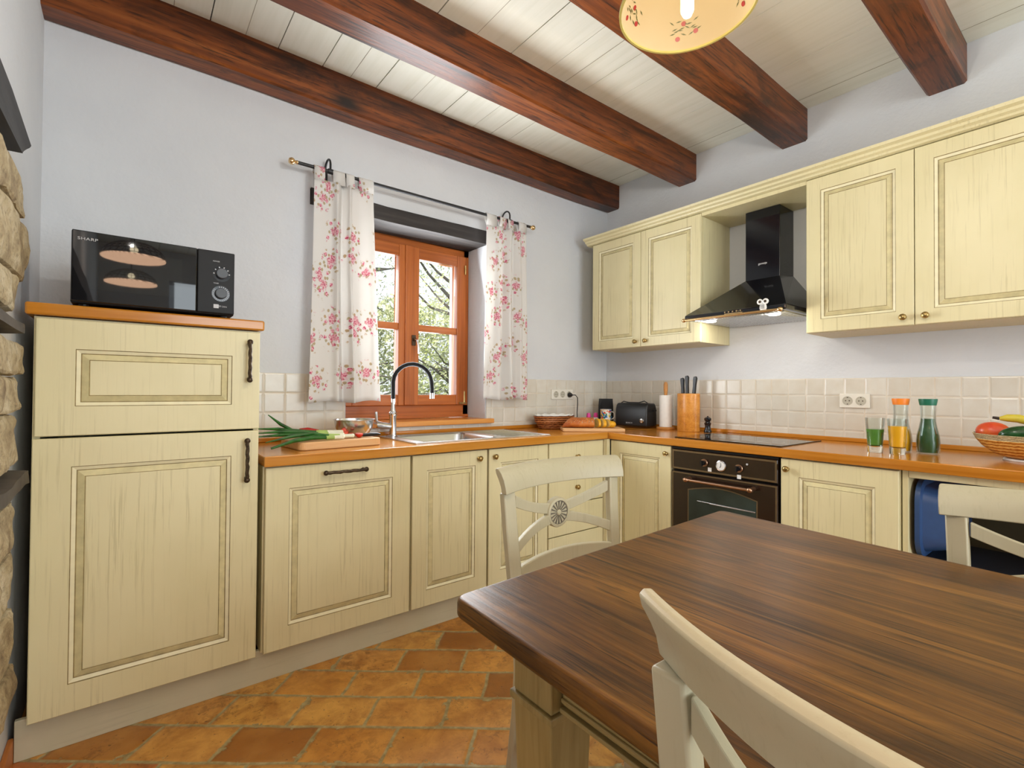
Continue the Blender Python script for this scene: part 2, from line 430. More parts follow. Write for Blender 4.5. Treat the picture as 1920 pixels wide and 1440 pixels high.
    t.l(t.coord('Object'), vz.inputs['Vector'])
    seeds = t.ramp(vz.outputs['Distance'], [(0.28, (1, 1, 1, 1)), (0.38, (0, 0, 0, 1))])
    zz = t.n('ShaderNodeSeparateXYZ')
    t.l(t.coord('Object'), zz.inputs[0])
    top = t.ramp(t.math('ADD', zz.outputs[2], t.math('MULTIPLY', f, 0.03)), [(0.044, (0, 0, 0, 1)), (0.055, (1, 1, 1, 1))])
    base = t.ramp(f, [(0.35, srgb(160, 76, 18)), (0.65, srgb(206, 120, 40))])
    seedcol = t.mix(t.ramp(t.noise(t.coord('Object'), 120, 1), [(0.45, (0, 0, 0, 1)), (0.55, (1, 1, 1, 1))]), srgb(206, 186, 150), srgb(92, 80, 72))
    t.principled(t.mix(t.math('MULTIPLY', seeds, top), base, seedcol), 0.6, 0, t.bump(t.math('MULTIPLY', seeds, top), 0.6, 0.003))
    M['crust'] = t.m
    M['pepper_bread'] = simple('golden_crust', srgb(226, 166, 30), 0.5, var=0.15)
    M['crumb'] = simple('bread_crumb', srgb(206, 176, 104), 0.9, var=0.2, vscale=60, bump=0.6)
    # wicker
    def wicker(name, cols, sc):
        t = NT(name)
        w = t.n('ShaderNodeTexWave', wave_type='BANDS', bands_direction='Z')
        t.l(t.coord('Object'), w.inputs['Vector'])
        w.inputs['Scale'].default_value = sc
        w.inputs['Distortion'].default_value = 2.5
        w.inputs['Detail Scale'].default_value = 3
        nz = t.noise(t.coord('Object'), 70, 3)
        f = t.math('ADD', t.math('MULTIPLY', w.outputs['Fac'], 0.6), t.math('MULTIPLY', nz, 0.4))
        t.principled(t.ramp(f, [(0.2, cols[0]), (0.55, cols[1]), (0.85, cols[2])]), 0.55, 0, t.bump(f, 0.8, 0.004))
        return t.m
    M['wicker'] = wicker('brown_wicker', [srgb(92, 46, 20), srgb(170, 100, 50), srgb(206, 140, 84)], 22)
    M['straw'] = wicker('straw_coil', [srgb(176, 112, 36), srgb(222, 164, 74), srgb(236, 190, 108)], 26)
    M['straw_rim'] = wicker('pale_straw_rim', [srgb(90, 70, 40), srgb(214, 196, 146), srgb(236, 224, 184)], 60)
    M['linen'] = simple('white_linen', (0.84, 0.83, 0.79, 1), 0.9)
    # painted mug
    t = NT('colourful_mug_print')
    vz = t.n('ShaderNodeTexVoronoi')
    vz.inputs['Scale'].default_value = 85
    t.l(t.coord('Object'), vz.inputs['Vector'])
    sc = t.n('ShaderNodeSeparateColor')
    t.l(vz.outputs['Color'], sc.inputs[0])
    pal = t.ramp(sc.outputs[0], [(0.0, srgb(60, 110, 180)), (0.2, srgb(226, 90, 50)), (0.35, srgb(240, 234, 220)), (0.6, srgb(240, 200, 70)), (0.72, srgb(60, 150, 110)), (0.82, srgb(240, 234, 220))], 'CONSTANT')
    t.principled(pal, 0.2)
    M['mug'] = t.m
    M['ceramic'] = simple('white_ceramic', (0.84, 0.83, 0.80, 1), 0.15)
    M['pink'] = simple('bright_pink_plastic', (0.80, 0.06, 0.35, 1), 0.35)
    M['blue_label'] = simple('blue_label', (0.04, 0.22, 0.50, 1), 0.4)
    M['orange_lid'] = simple('orange_plastic', (0.86, 0.24, 0.02, 1), 0.4)
    M['green_lid'] = simple('green_plastic', (0.005, 0.13, 0.07, 1), 0.4)
    M['juice_o'] = simple('orange_juice', (0.95, 0.47, 0.010, 1), 0.35, var=0.03)
    M['juice_g'] = simple('light_green_juice', (0.10, 0.27, 0.035, 1), 0.35, var=0.05)
    M['juice_dg'] = simple('dark_green_juice', (0.022, 0.085, 0.018, 1), 0.3, var=0.15)
    # clear glass: real refraction for thick things, thin panes for the window
    t = NT('clear_glass')
    g = t.n('ShaderNodeBsdfGlass')
    g.inputs['Roughness'].default_value = 0.0
    g.inputs['IOR'].default_value = 1.45
    g.inputs['Color'].default_value = (0.97, 0.99, 0.98, 1)
    t.l(g.outputs[0], t.out.inputs[0])
    M['glass'] = t.m
    t = NT('window_pane_glass')
    tr = t.n('ShaderNodeBsdfTransparent')
    gl = t.n('ShaderNodeBsdfGlossy')
    gl.inputs['Roughness'].default_value = 0.02
    fr = t.n('ShaderNodeFresnel')
    fr.inputs['IOR'].default_value = 1.35
    mx = t.n('ShaderNodeMixShader')
    t.l(fr.outputs[0], mx.inputs[0])
    t.l(tr.outputs[0], mx.inputs[1])
    t.l(gl.outputs[0], mx.inputs[2])
    t.l(mx.outputs[0], t.out.inputs[0])
    M['pane'] = t.m
    t = NT('thin_drinking_glass')
    tr = t.n('ShaderNodeBsdfTransparent')
    tr.inputs[0].default_value = (0.95, 0.97, 0.96, 1)
    gl = t.n('ShaderNodeBsdfGlossy')
    gl.inputs['Roughness'].default_value = 0.02
    lw = t.n('ShaderNodeLayerWeight')
    lw.inputs['Blend'].default_value = 0.28
    mx = t.n('ShaderNodeMixShader')
    t.l(t.math('MULTIPLY', lw.outputs['Fresnel'], 0.45), mx.inputs[0])
    t.l(tr.outputs[0], mx.inputs[1])
    t.l(gl.outputs[0], mx.inputs[2])
    t.l(mx.outputs[0], t.out.inputs[0])
    M['thin_glass'] = t.m
    # curtain: cream cotton with scattered rose sprays
    t = NT('rose_print_cotton')
    uv = t.n('ShaderNodeTexCoord').outputs['UV']
    def vor(scale, rnd=1.0, off=(0, 0, 0)):
        mp = t.n('ShaderNodeMapping')
        mp.inputs['Location'].default_value = off
        t.l(uv, mp.inputs[0])
        v_ = t.n('ShaderNodeTexVoronoi', voronoi_dimensions='2D')
        v_.inputs['Scale'].default_value = scale
        v_.inputs['Randomness'].default_value = rnd
        t.l(mp.outputs[0], v_.inputs['Vector'])
        return v_
    n1 = t.noise(uv, 55, 3, 0.6)
    n2 = t.noise(uv, 110, 2, 0.6)
    big = vor(6.2)
    bd = t.math('ADD', big.outputs['Distance'], t.math('MULTIPLY', t.math('SUBTRACT', n1, 0.5), 0.35))
    rose = t.ramp(bd, [(0.10, (1, 1, 1, 1)), (0.17, (0, 0, 0, 1))])
    halo = t.ramp(bd, [(0.36, (1, 1, 1, 1)), (0.44, (0, 0, 0, 1))])
    sm = vor(26.0, 1.0, (3.1, 1.7, 0))
    petal = t.ramp(t.math('ADD', sm.outputs['Distance'], t.math('MULTIPLY', t.math('SUBTRACT', n2, 0.5), 0.3)), [(0.20, (1, 1, 1, 1)), (0.29, (0, 0, 0, 1))])
    sm2 = vor(30.0, 1.0, (7.3, 4.4, 0))
    leaf = t.ramp(t.math('ADD', sm2.outputs['Distance'], t.math('MULTIPLY', t.math('SUBTRACT', n2, 0.5), 0.3)), [(0.20, (1, 1, 1, 1)), (0.27, (0, 0, 0, 1))])
    pinkc = t.ramp(n2, [(0.38, srgb(204, 84, 122)), (0.50, srgb(232, 160, 176)), (0.62, srgb(246, 218, 220))])
    c = t.ramp(t.noise(uv, 3, 2), [(0.3, (0.83, 0.80, 0.77, 1)), (0.7, (0.86, 0.845, 0.82, 1))])
    leafc = t.ramp(n1, [(0.4, srgb(196, 160, 110)), (0.6, srgb(176, 166, 120))])
    sel = t.n('ShaderNodeSeparateColor')
    t.l(sm.outputs['Color'], sel.inputs[0])
    pick = t.ramp(sel.outputs[0], [(0.0, (0, 0, 0, 1)), (0.45, (1, 1, 1, 1))], 'CONSTANT')
    c = t.mix(t.math('MULTIPLY', t.math('MULTIPLY', leaf, halo), 0.8), c, leafc)
    c = t.mix(t.math('MULTIPLY', t.math('MULTIPLY', petal, halo), pick), c, pinkc)
    c = t.mix(t.math('MULTIPLY', rose, 0.9), c, pinkc)
    df = t.n('ShaderNodeBsdfDiffuse')
    tl = t.n('ShaderNodeBsdfTranslucent')
    t.l(c, df.inputs[0])
    t.l(c, tl.inputs[0])
    mx = t.n('ShaderNodeMixShader')
    mx.inputs[0].default_value = 0.30
    t.l(df.outputs[0], mx.inputs[1])
    t.l(tl.outputs[0], mx.inputs[2])
    t.l(mx.outputs[0], t.out.inputs[0])
    M['curtain'] = t.m
    # lamp shade: cream opal that lets some light through
    t = NT('cream_lamp_ceramic')
    df = t.n('ShaderNodeBsdfDiffuse')
    df.inputs[0].default_value = (0.50, 0.41, 0.27, 1)
    tl = t.n('ShaderNodeBsdfTranslucent')
    tl.inputs[0].default_value = (0.55, 0.46, 0.31, 1)
    mx = t.n('ShaderNodeMixShader')
    mx.inputs[0].default_value = 0.2
    t.l(df.outputs[0], mx.inputs[1])
    t.l(tl.outputs[0], mx.inputs[2])
    t.l(mx.outputs[0], t.out.inputs[0])
    M['shade'] = t.m
    M['shade_rim'] = simple('olive_rim_glaze', srgb(176, 164, 96), 0.3)
    M['berry'] = simple('painted_berry', srgb(140, 34, 34), 0.4)
    M['leaf_paint'] = simple('painted_leaf', srgb(74, 78, 34), 0.5)
    t = NT('lit_bulb')
    em = t.n('ShaderNodeEmission')
    em.inputs[0].default_value = (1.0, 0.84, 0.55, 1)
    em.inputs[1].default_value = 9.0
    t.l(em.outputs[0], t.out.inputs[0])
    M['bulb'] = t.m
    t = NT('lit_hood_lamp')
    em = t.n('ShaderNodeEmission')
    em.inputs[0].default_value = (1.0, 0.92, 0.78, 1)
    em.inputs[1].default_value = 5.0
    t.l(em.outputs[0], t.out.inputs[0])
    M['hood_lamp'] = t.m
    t = NT('peach_lamp_diffuser')
    em = t.n('ShaderNodeEmission')
    w1 = t.n('ShaderNodeTexWave', wave_type='BANDS', bands_direction='DIAGONAL')
    w1.inputs['Scale'].default_value = 22
    t.l(t.coord('Object'), w1.inputs['Vector'])
    t.l(t.ramp(w1.outputs['Fac'], [(0.2, (0.35, 0.20, 0.12, 1)), (0.6, (1.0, 0.62, 0.40, 1))]), em.inputs[0])
    em.inputs[1].default_value = 12.0
    t.l(em.outputs[0], t.out.inputs[0])
    M['diffuser'] = t.m
    # outdoors
    M['grass'] = simple('spring_grass', (0.12, 0.20, 0.04, 1), 0.9, var=0.5, vscale=1.5)
    M['bark'] = simple('grey_bark', (0.13, 0.11, 0.09, 1), 0.9, var=0.4, vscale=8, bump=0.6)
    M['leaf'] = simple('spring_leaf', (0.36, 0.42, 0.10, 1), 0.6, var=0.5, vscale=1.0)
    M['leaf2'] = simple('pale_leaf', (0.48, 0.50, 0.26, 1), 0.6, var=0.5, vscale=1.0)
    M['outer_white'] = simple('white_exterior_render', (0.85, 0.85, 0.83, 1), 0.9)
build_materials()

# ------------------------------------------------------------------ mesh builder
class MB:
    def __init__(s):
        s.v, s.f, s.mi, s.uv = [], [], [], {}
        s.T = Matrix.Identity(4)
    def at(s, T):
        s.T = T if T is not None else Matrix.Identity(4)
        return s
    def add(s, vs_, fs_, mi=0):
        b = len(s.v)
        s.v += [s.T @ Vector(p) for p in vs_]
        for f in fs_:
            s.f.append([b + i for i in f])
            s.mi.append(mi)
        return s
    def box(s, x0, x1, y0, y1, z0, z1, mi=0):
        return s.add([(x0, y0, z0), (x1, y0, z0), (x1, y1, z0), (x0, y1, z0), (x0, y0, z1), (x1, y0, z1), (x1, y1, z1), (x0, y1, z1)],
                     [(0, 3, 2, 1), (4, 5, 6, 7), (0, 1, 5, 4), (1, 2, 6, 5), (2, 3, 7, 6), (3, 0, 4, 7)], mi)
    def prism(s, pts, h0, h1, axis='z', mi=0):
        """polygon pts (a,b) extruded along axis"""
        def P(a, b, h):
            return {'z': (a, b, h), 'y': (a, h, b), 'x': (h, a, b)}[axis]
        n = len(pts)
        v = [P(a, b, h0) for a, b in pts] + [P(a, b, h1) for a, b in pts]
        f = [tuple(range(n))[::-1], tuple(range(n, 2 * n))] + [(i, (i + 1) % n, n + (i + 1) % n, n + i) for i in range(n)]
        return s.add(v, f, mi)
    def lathe(s, prof, seg=32, c=(0, 0, 0), mi=0, sx=1.0, sy=1.0, close=False):
        """prof: list of (r,z)"""
        v, f = [], []
        n = len(prof)
        for r, z in prof:
            for k in range(seg):
                a = 2 * pi * k / seg
                v.append((c[0] + r * cos(a) * sx, c[1] + r * sin(a) * sy, c[2] + z))
        rng = n if close else n - 1
        for i in range(rng):
            j = (i + 1) % n
            for k in range(seg):
                k2 = (k + 1) % seg
                f.append((i * seg + k, i * seg + k2, j * seg + k2, j * seg + k))
        if not close:
            if prof[0][0] > 1e-6:
                f.append(tuple(range(seg))[::-1])
            if prof[-1][0] > 1e-6:
                f.append(tuple((n - 1) * seg + k for k in range(seg)))
        return s.add(v, f, mi)
    def tube(s, pts, r, seg=10, mi=0, sq=1.0, caps=True):
        """pts: path; r: number or list"""
        pts = [Vector(p) for p in pts]
        n = len(pts)
        rs = r if isinstance(r, (list, tuple)) else [r] * n
        v, f = [], []
        up = None
        for i, p in enumerate(pts):
            t_ = (pts[min(i + 1, n - 1)] - pts[max(i - 1, 0)]).normalized()
            if up is None:
                up = Vector((0, 0, 1)) if abs(t_.z) < 0.9 else Vector((1, 0, 0))
            a = t_.cross(up).normalized()
            up = a.cross(t_).normalized()
            for k in range(seg):
                an = 2 * pi * k / seg
                v.append(tuple(p + a * cos(an) * rs[i] + up * sin(an) * rs[i] * sq))
        for i in range(n - 1):
            for k in range(seg):
                k2 = (k + 1) % seg
                f.append((i * seg + k, i * seg + k2, (i + 1) * seg + k2, (i + 1) * seg + k))
        if caps:
            f.append(tuple(range(seg))[::-1])
            f.append(tuple((n - 1) * seg + k for k in range(seg)))
        return s.add(v, f, mi)
    def bar(s, pts, w, h, mi=0, side=(0, 1, 0)):
        """rectangular bar along a path; w along 'side', h along the remaining direction (numbers or lists)"""
        pts = [Vector(p) for p in pts]
        n = len(pts)
        ws = w if isinstance(w, (list, tuple)) else [w] * n
        hs = h if isinstance(h, (list, tuple)) else [h] * n
        v, f = [], []
        sd = Vector(side)
        for i, p in enumerate(pts):
            t_ = (pts[min(i + 1, n - 1)] - pts[max(i - 1, 0)]).normalized()
            a = (sd - t_ * sd.dot(t_)).normalized()
            b = t_.cross(a).normalized()
            for da, db in ((-1, -1), (1, -1), (1, 1), (-1, 1)):
                v.append(tuple(p + a * da * ws[i] / 2 + b * db * hs[i] / 2))
        for i in range(n - 1):
            for k in range(4):
                k2 = (k + 1) % 4
                f.append((i * 4 + k, i * 4 + k2, (i + 1) * 4 + k2, (i + 1) * 4 + k))
        f.append((3, 2, 1, 0))
        f.append(tuple((n - 1) * 4 + k for k in range(4)))
        return s.add(v, f, mi)
    def ball(s, c, r, seg=20, rings=12, mi=0, sc=(1, 1, 1), pw=1.0):
        pr = [(max(0.0, sin(pi * i / rings)) ** pw * r if 0 < i < rings else 0.0, -cos(pi * i / rings) * r) for i in range(rings + 1)]
        v, f = [], []
        n = len(pr)
        for rr, z in pr:
            for k in range(seg):
                a = 2 * pi * k / seg
                v.append((c[0] + rr * cos(a) * sc[0], c[1] + rr * sin(a) * sc[1], c[2] + z * sc[2]))
        for i in range(n - 1):
            for k in range(seg):
                k2 = (k + 1) % seg
                f.append((i * seg + k, i * seg + k2, (i + 1) * seg + k2, (i + 1) * seg + k))
        return s.add(v, f, mi)
    def panel(s, x0, x1, z0, z1, y, prof, thick):
        """framed front facing -y: prof is a list of (inset, depth, material) rings; the last ring is filled"""
        rings = []
        for ins, d, m_ in prof:
            rings.append([(x0 + ins, y + d, z0 + ins), (x1 - ins, y + d, z0 + ins), (x1 - ins, y + d, z1 - ins), (x0 + ins, y + d, z1 - ins)])
        back = [(x0, y + thick, z0), (x1, y + thick, z0), (x1, y + thick, z1), (x0, y + thick, z1)]
        v = back[:]
        for r in rings:
            v += r
        b = len(s.v)
        s.v += [s.T @ Vector(p) for p in v]
        def q(i, j, k, l, m_):
            s.f.append([b + i, b + j, b + k, b + l])
            s.mi.append(m_)
        q(3, 2, 1, 0, prof[0][2])
        for i in range(len(rings)):
            A, B = 4 * i, 4 * (i + 1)
            for k in range(4):
                k2 = (k + 1) % 4
                q(A + k, A + k2, B + k2, B + k, prof[i][2])
        B = 4 * len(rings)
        q(B, B + 1, B + 2, B + 3, prof[-1][2])
        return s

COL = S.collection
def obj(name, mb, mats, parent=None, smooth=False, bevel=0.0, seg=2, sub=0, angle=35, **tags):
    me = bpy.data.meshes.new(name)
    me.from_pydata([tuple(p) for p in mb.v], [], mb.f)
    if not isinstance(mats, (list, tuple)):
        mats = [mats]
    for m_ in mats:
        me.materials.append(M[m_] if isinstance(m_, str) else m_)
    for p, i in zip(me.polygons, mb.mi):
        p.material_index = i
    bm = bmesh.new()
    bm.from_mesh(me)
    bmesh.ops.remove_doubles(bm, verts=bm.verts, dist=1e-6)
    bmesh.ops.recalc_face_normals(bm, faces=bm.faces)
    bm.to_mesh(me)
    bm.free()
    if smooth:
        for p in me.polygons:
            p.use_smooth = True
        try:
            me.set_sharp_from_angle(angle=radians(angle))
        except Exception:
            pass
    o = bpy.data.objects.new(name, me)
    COL.objects.link(o)
    if parent is not None:
        o.parent = parent
    if bevel:
        b = o.modifiers.new('bevel', 'BEVEL')
        b.width = bevel
        b.segments = seg
        b.limit_method = 'ANGLE'
        b.angle_limit = radians(30)
        b.harden_normals = False
    if sub:
        ss = o.modifiers.new('sub', 'SUBSURF')
        ss.levels = sub
        ss.render_levels = sub
    for k, v in tags.items():
        o[k] = v
    return o

def thing(name, label, cat, loc=(0, 0, 0), rz=0.0, group=None, rot=None):
    o = bpy.data.objects.new(name, None)
    o.empty_display_size = 0.1
    COL.objects.link(o)
    o.location = loc
    o.rotation_euler = rot if rot else (0, 0, rz)
    o['label'] = label
    o['category'] = cat
    if group:
        o['group'] = group
    return o
def tag(o, label, cat, group=None):
    o['label'] = label
    o['category'] = cat
    if group:
        o['group'] = group
    return o
def struct(name, mb, mats, **kw):
    o = obj(name, mb, mats, **kw)
    o['kind'] = 'structure'
    return o
def copy_tree(o, parent=None):
    c = o.copy()
    COL.objects.link(c)
    if parent:
        c.parent = parent
    for ch in list(o.children):
        copy_tree(ch, c)
    return c
def text_mesh(txt, size, name='lettering', extrude=0.0004, spacing=1.0):
    cu = bpy.data.curves.new(name, 'FONT')
    cu.body = txt
    cu.size = size
    cu.extrude = extrude
    cu.align_x = 'CENTER'
    cu.align_y = 'CENTER'
    cu.space_character = spacing
    o = bpy.data.objects.new(name, cu)
    COL.objects.link(o)
    dg = bpy.context.evaluated_depsgraph_get()
    me = bpy.data.meshes.new_from_object(o.evaluated_get(dg))
    bpy.data.objects.remove(o)
    return me
def lettering(name, txt, size, mat, parent, loc, rot, spacing=1.0, sx=1.0):
    me = text_mesh(txt, size, name, spacing=spacing)
    me.materials.clear()
    me.materials.append(M[mat])
    o = bpy.data.objects.new(name, me)
    COL.objects.link(o)
    o.parent = parent
    o.location = loc
    o.rotation_euler = rot
    o.scale = (sx, 1, 1)
    return o

# ================================================================== SETTING
CEIL = 2.7606
XL = -3.295          # left wall
YR = -5.6            # wall behind the camera
NX0, NX1 = -2.10, -1.185
NZ0, NZ1 = 0.945, 2.10
WT = 0.46
# floor
mb = MB().box(XL - 0.5, 0.4, YR - 0.3, WT, -0.10, 0.0)
struct('floor', mb, 'floor')
# window wall with the deep niche, cut out for the lintel
LX0, LX1, LZ1 = -2.295, -1.03, 2.186
mb = MB()
mb.box(XL - 0.4, NX0, 0, WT, 0, NZ1)
mb.box(NX1, 0.35, 0, WT, 0, NZ1)
mb.box(NX0, NX1, 0, WT, 0, NZ0)
mb.box(XL - 0.4, LX0, 0, WT, NZ1, LZ1)
mb.box(LX1, 0.35, 0, WT, NZ1, LZ1)
mb.box(XL - 0.4, 0.35, 0, WT, LZ1, CEIL + 0.1)
mb.box(LX0, LX1, 0.36, WT, NZ1, LZ1)
struct('wall_back', mb, 'plaster')
# hood wall
mb = MB().box(0, 0.35, YR, 0, 0, CEIL + 0.1)
struct('wall_right', mb, 'plaster')
# left wall, opening with stone jamb beside the camera
OY0, OY1, OZ1 = -3.75, -1.02, 1.76
mb = MB()
mb.box(XL - 0.4, XL, OY1, 0, 0, CEIL + 0.1)
mb.box(XL - 0.4, XL, YR, OY0, 0, CEIL + 0.1)
mb.box(XL - 0.4, XL, OY0, OY1, OZ1, CEIL + 0.1)
mb.box(XL - 0.4, XL, OY0, OY1, 0, 0.35)
mb.box(XL - 0.4, XL - 0.30, OY0, OY1, 0.35, OZ1)  # unseen panel added to keep outside light from entering here
struct('wall_left', mb, 'plaster')
# wall behind the camera, its unseen opening added to admit light
mb = MB()
mb.box(XL - 0.4, -2.65, YR - 0.3, YR, 0, CEIL + 0.1)
mb.box(-0.45, 0.35, YR - 0.3, YR, 0, CEIL + 0.1)
mb.box(-2.65, -0.45, YR - 0.3, YR, 2.42, CEIL + 0.1)
mb.box(-2.65, -0.45, YR - 0.3, YR, 0, 0.25)
struct('wall_front', mb, 'plaster')
# ceiling: lengthwise boards with open joints and a dark deck above them
seams = [-3.295, -3.02, -2.757, -2.481, -2.276, -1.998, -1.60, -1.38, -1.115, -0.92, -0.70, -0.48, -0.25, 0.0]
mb = MB()
random.seed(3)
for i in range(len(seams) - 1):
    a, b = seams[i], seams[i + 1]
    g = 0.0022 if i < 7 else 0.0009
    mb.box(a + g, b - g, YR, 0.0, CEIL + random.uniform(0, 0.0015), CEIL + 0.02, 0)
    if b - a > 0.24:
        c = (a + b) / 2
        mb.box(c - 0.0012, c + 0.0012, YR, 0.0, CEIL - 0.0002, CEIL + 0.001, 2)
mb.box(XL - 0.4, 0.35, YR - 0.3, WT, CEIL + 0.012, CEIL + 0.10, 1)
struct('ceiling', mb, ['boards', 'gap', 'hairgap'])
# terracotta skirting on the left wall
mb = MB().box(XL, XL + 0.014, -1.95, -0.49, 0, 0.075)
struct('baseboard_left', mb, 'skirt', bevel=0.004)

# splashback tiles
ZT, ZC = 1.2263, 0.8892
mb = MB()
mb.box(-2.610, NX0 - 0.004, -0.008, -0.0005, ZC, ZT)
mb.box(NX1 + 0.004, -0.008, -0.008, -0.0005, ZC, ZT)
mb.box(NX0 - 0.004, NX1 + 0.004, -0.008, -0.0005, ZC, NZ0 - 0.0)
struct('trim_1', mb, 'tile_y0', bevel=0.002)
mb = MB().box(-0.008, -0.0005, -4.2, -0.0085, ZC, ZT)
struct('trim_2', mb, 'tile_x0', bevel=0.002)

# ceiling beams (not quite straight, eased edges)
def beam(y0, y1, z0, label, seed, x0=XL, x1=0.0, skew=0.0):
    random.seed(seed)
    n = 26
    pr = []
    for i in range(n + 1):
        x = x0 + (x1 - x0) * i / n
        sk = skew * (1 - i / n)
        j = lambda s_: mnoise.noise(Vector((x * 1.3, seed, s_))) * 0.007
        a, b, z = y0 + j(1.0) + sk, y1 + j(2.0) + sk, z0 + j(3.0) + sk * 0.0
        e = 0.010 + 0.004 * mnoise.noise(Vector((x * 3, seed, 9)))
        pr.append([(x, a, CEIL + 0.01), (x, a, z + e), (x, a - e, z), (x, b + e, z), (x, b, z + e), (x, b, CEIL + 0.01)])
    v, f = [], []
    for r in pr:
        v += r
    m_ = 6
    for i in range(n):
        for k in range(5):
            f.append((i * m_ + k, i * m_ + k + 1, (i + 1) * m_ + k + 1, (i + 1) * m_ + k))
    f.append(tuple(range(m_)))
    f.append(tuple(n * m_ + k for k in range(m_)))
    o = obj('ceiling_beam', MB().add(v, f), 'beam', smooth=True, angle=25)
    tag(o, label, 'beam', 'dark stained wooden ceiling beams')
    return o
ZB = 2.5807
beam(-0.001, -0.122, ZB, 'dark brown ceiling beam tight against the window wall', 1)
beam(-0.6458, -0.7858, ZB, 'brown knotty ceiling beam second from the window wall', 2)
beam(-1.3337, -1.4773, ZB, 'brown ceiling beam crossing behind the lit floral pendant lamp', 3)
beam(-2.0046, -2.1501, ZB, 'short stretch of brown beam at top right over the large wall cupboard', 4)

# stone jamb at the left edge
st = thing('stone_jamb', 'rough honey-coloured stone jamb in white mortar at the left edge', 'stonework', (XL, -1.0, 0))
random.seed(11)
mbm = MB().box(0.0, 0.012, -0.02, 0.16, 0.35, 1.70)
obj('mortar', mbm, 'mortar', st)
stones = [(1.705, 1.600, -0.82), (1.600, 1.435, -0.755), (1.435, 1.340, -0.885), (1.268, 1.180, -0.81), (1.175, 1.085, -0.84),
          (1.080, 0.945, -0.865), (0.86, 0.74, -0.90), (0.73, 0.60, -0.87), (0.59, 0.45, -0.90), (0.44, 0.33, -0.88)]
for k, (zt, zb, ye) in enumerate((a_, b_, c_ + 0.065) for a_, b_, c_ in stones):
    bm = bmesh.new()
    bmesh.ops.create_cube(bm, size=1.0)
    bmesh.ops.subdivide_edges(bm, edges=bm.edges, cuts=9, use_grid_fill=True)
    for v in bm.verts:
        p = v.co.copy()
        q = Vector((p.x, p.y, p.z)) * 2
        rr = (abs(q.x) ** 11 + abs(q.y) ** 11 + abs(q.z) ** 11) ** (1 / 11)
        mx_ = max(abs(q.x), abs(q.y), abs(q.z))
        q = q / rr * mx_ if rr > 0 else q
        ln = 0.30 + (ye + 0.9)
        x = -0.030 + q.x * 0.082
        y = (ye + 1.0) - ln / 2 + q.y * ln / 2
        z = (zt + zb) / 2 + q.z * (zt - zb) / 2 * 0.985
        n_ = mnoise.noise_vector(Vector((x * 14 + k, y * 14, z * 14))) + mnoise.noise_vector(Vector((x * 34 + k, y * 34, z * 34))) * 0.5
        v.co = Vector((x, y, z)) + Vector((n_.x * 0.010, n_.y * 0.016, n_.z * 0.009))
    me_v = [tuple(v.co) for v in bm.verts]
    me_f = [[v.index for v in f.verts] for f in bm.faces]
    bm.free()
    obj('stone', MB().add(me_v, me_f), 'stone', st, smooth=True, angle=22)
def slab(name, z, y1, th, out, label=None):
    bm = bmesh.new()
    bmesh.ops.create_cube(bm, size=1.0)
    bmesh.ops.subdivide_edges(bm, edges=bm.edges, cuts=5, use_grid_fill=True)
    for v in bm.verts:
        x = -0.05 + (v.co.x + 0.5) * (out + 0.05)
        y = (y1 + 1.0) - 0.42 + (v.co.y + 0.5) * 0.42
        zz = z + v.co.z * th * (1 - 0.35 * (v.co.x + 0.5))
        v.co = Vector((x, y, zz)) + mnoise.noise_vector(Vector((x * 7, y * 7 + z, zz * 7))) * 0.010
    a = [tuple(v.co) for v in bm.verts]
    b = [[v.index for v in f.verts] for f in bm.faces]
    bm.free()
    return obj(name, MB().add(a, b), 'slate', st, smooth=True, angle=30, label=label)
slab('slate_ledge', 1.300, -0.845, 0.038, 0.062, 'dark slate ledge at cupboard top height')
slab('slate_ledge', 0.900, -0.715, 0.052, 0.062, 'dark slate ledge lower on the stone jamb')
# charred lintel over the side opening
bm = bmesh.new()
bmesh.ops.create_cube(bm, size=1.0)
bmesh.ops.subdivide_edges(bm, edges=bm.edges, cuts=9, use_grid_fill=True)
for v in bm.verts:
    x = XL - 0.33 + (v.co.x + 0.5) * 0.385
    y = -3.9 + (v.co.y + 0.5) * (3.9 - 0.70)
    z = 1.79 + v.co.z * 0.088
    y -= 0.15 * (0.5 - v.co.z) * (v.co.y + 0.5)
    v.co = Vector((x, y, z)) + mnoise.noise_vector(Vector((x * 6, y * 6, z * 6))) * 0.010
a = [tuple(v.co) for v in bm.verts]
b = [[v.index for v in f.verts] for f in bm.faces]
bm.free()
tag(obj('wooden_lintel', MB().add(a, b), 'blackwood_y', smooth=True, angle=40), 'blackened timber lintel end sticking out at the left edge above the stones', 'lintel')

# window lintel
bm = bmesh.new()
bmesh.ops.create_cube(bm, size=1.0)
bmesh.ops.subdivide_edges(bm, edges=bm.edges, cuts=14, use_grid_fill=True)
for v in bm.verts:
    x = LX0 + 0.004 + (v.co.x + 0.5) * (LX1 - LX0 - 0.008)
    y = -0.012 + (v.co.y + 0.5) * 0.370
    z = NZ1 + 0.001 + (v.co.z + 0.5) * (LZ1 - NZ1 - 0.002)
    w = mnoise.noise_vector(Vector((x * 8, y * 8, z * 8))) * 0.004
    if v.co.y > -0.45:
        w = Vector((0, 0, w.z if v.co.z < -0.45 and -0.4 < v.co.x < 0.4 else 0))
    v.co = Vector((x, y, z)) + w
a = [tuple(v.co) for v in bm.verts]
b = [[v.index for v in f.verts] for f in bm.faces]
bm.free()
tag(obj('wooden_lintel', MB().add(a, b), 'blackwood', smooth=True, angle=40), 'charred black oak lintel set in the wall over the window', 'lintel')

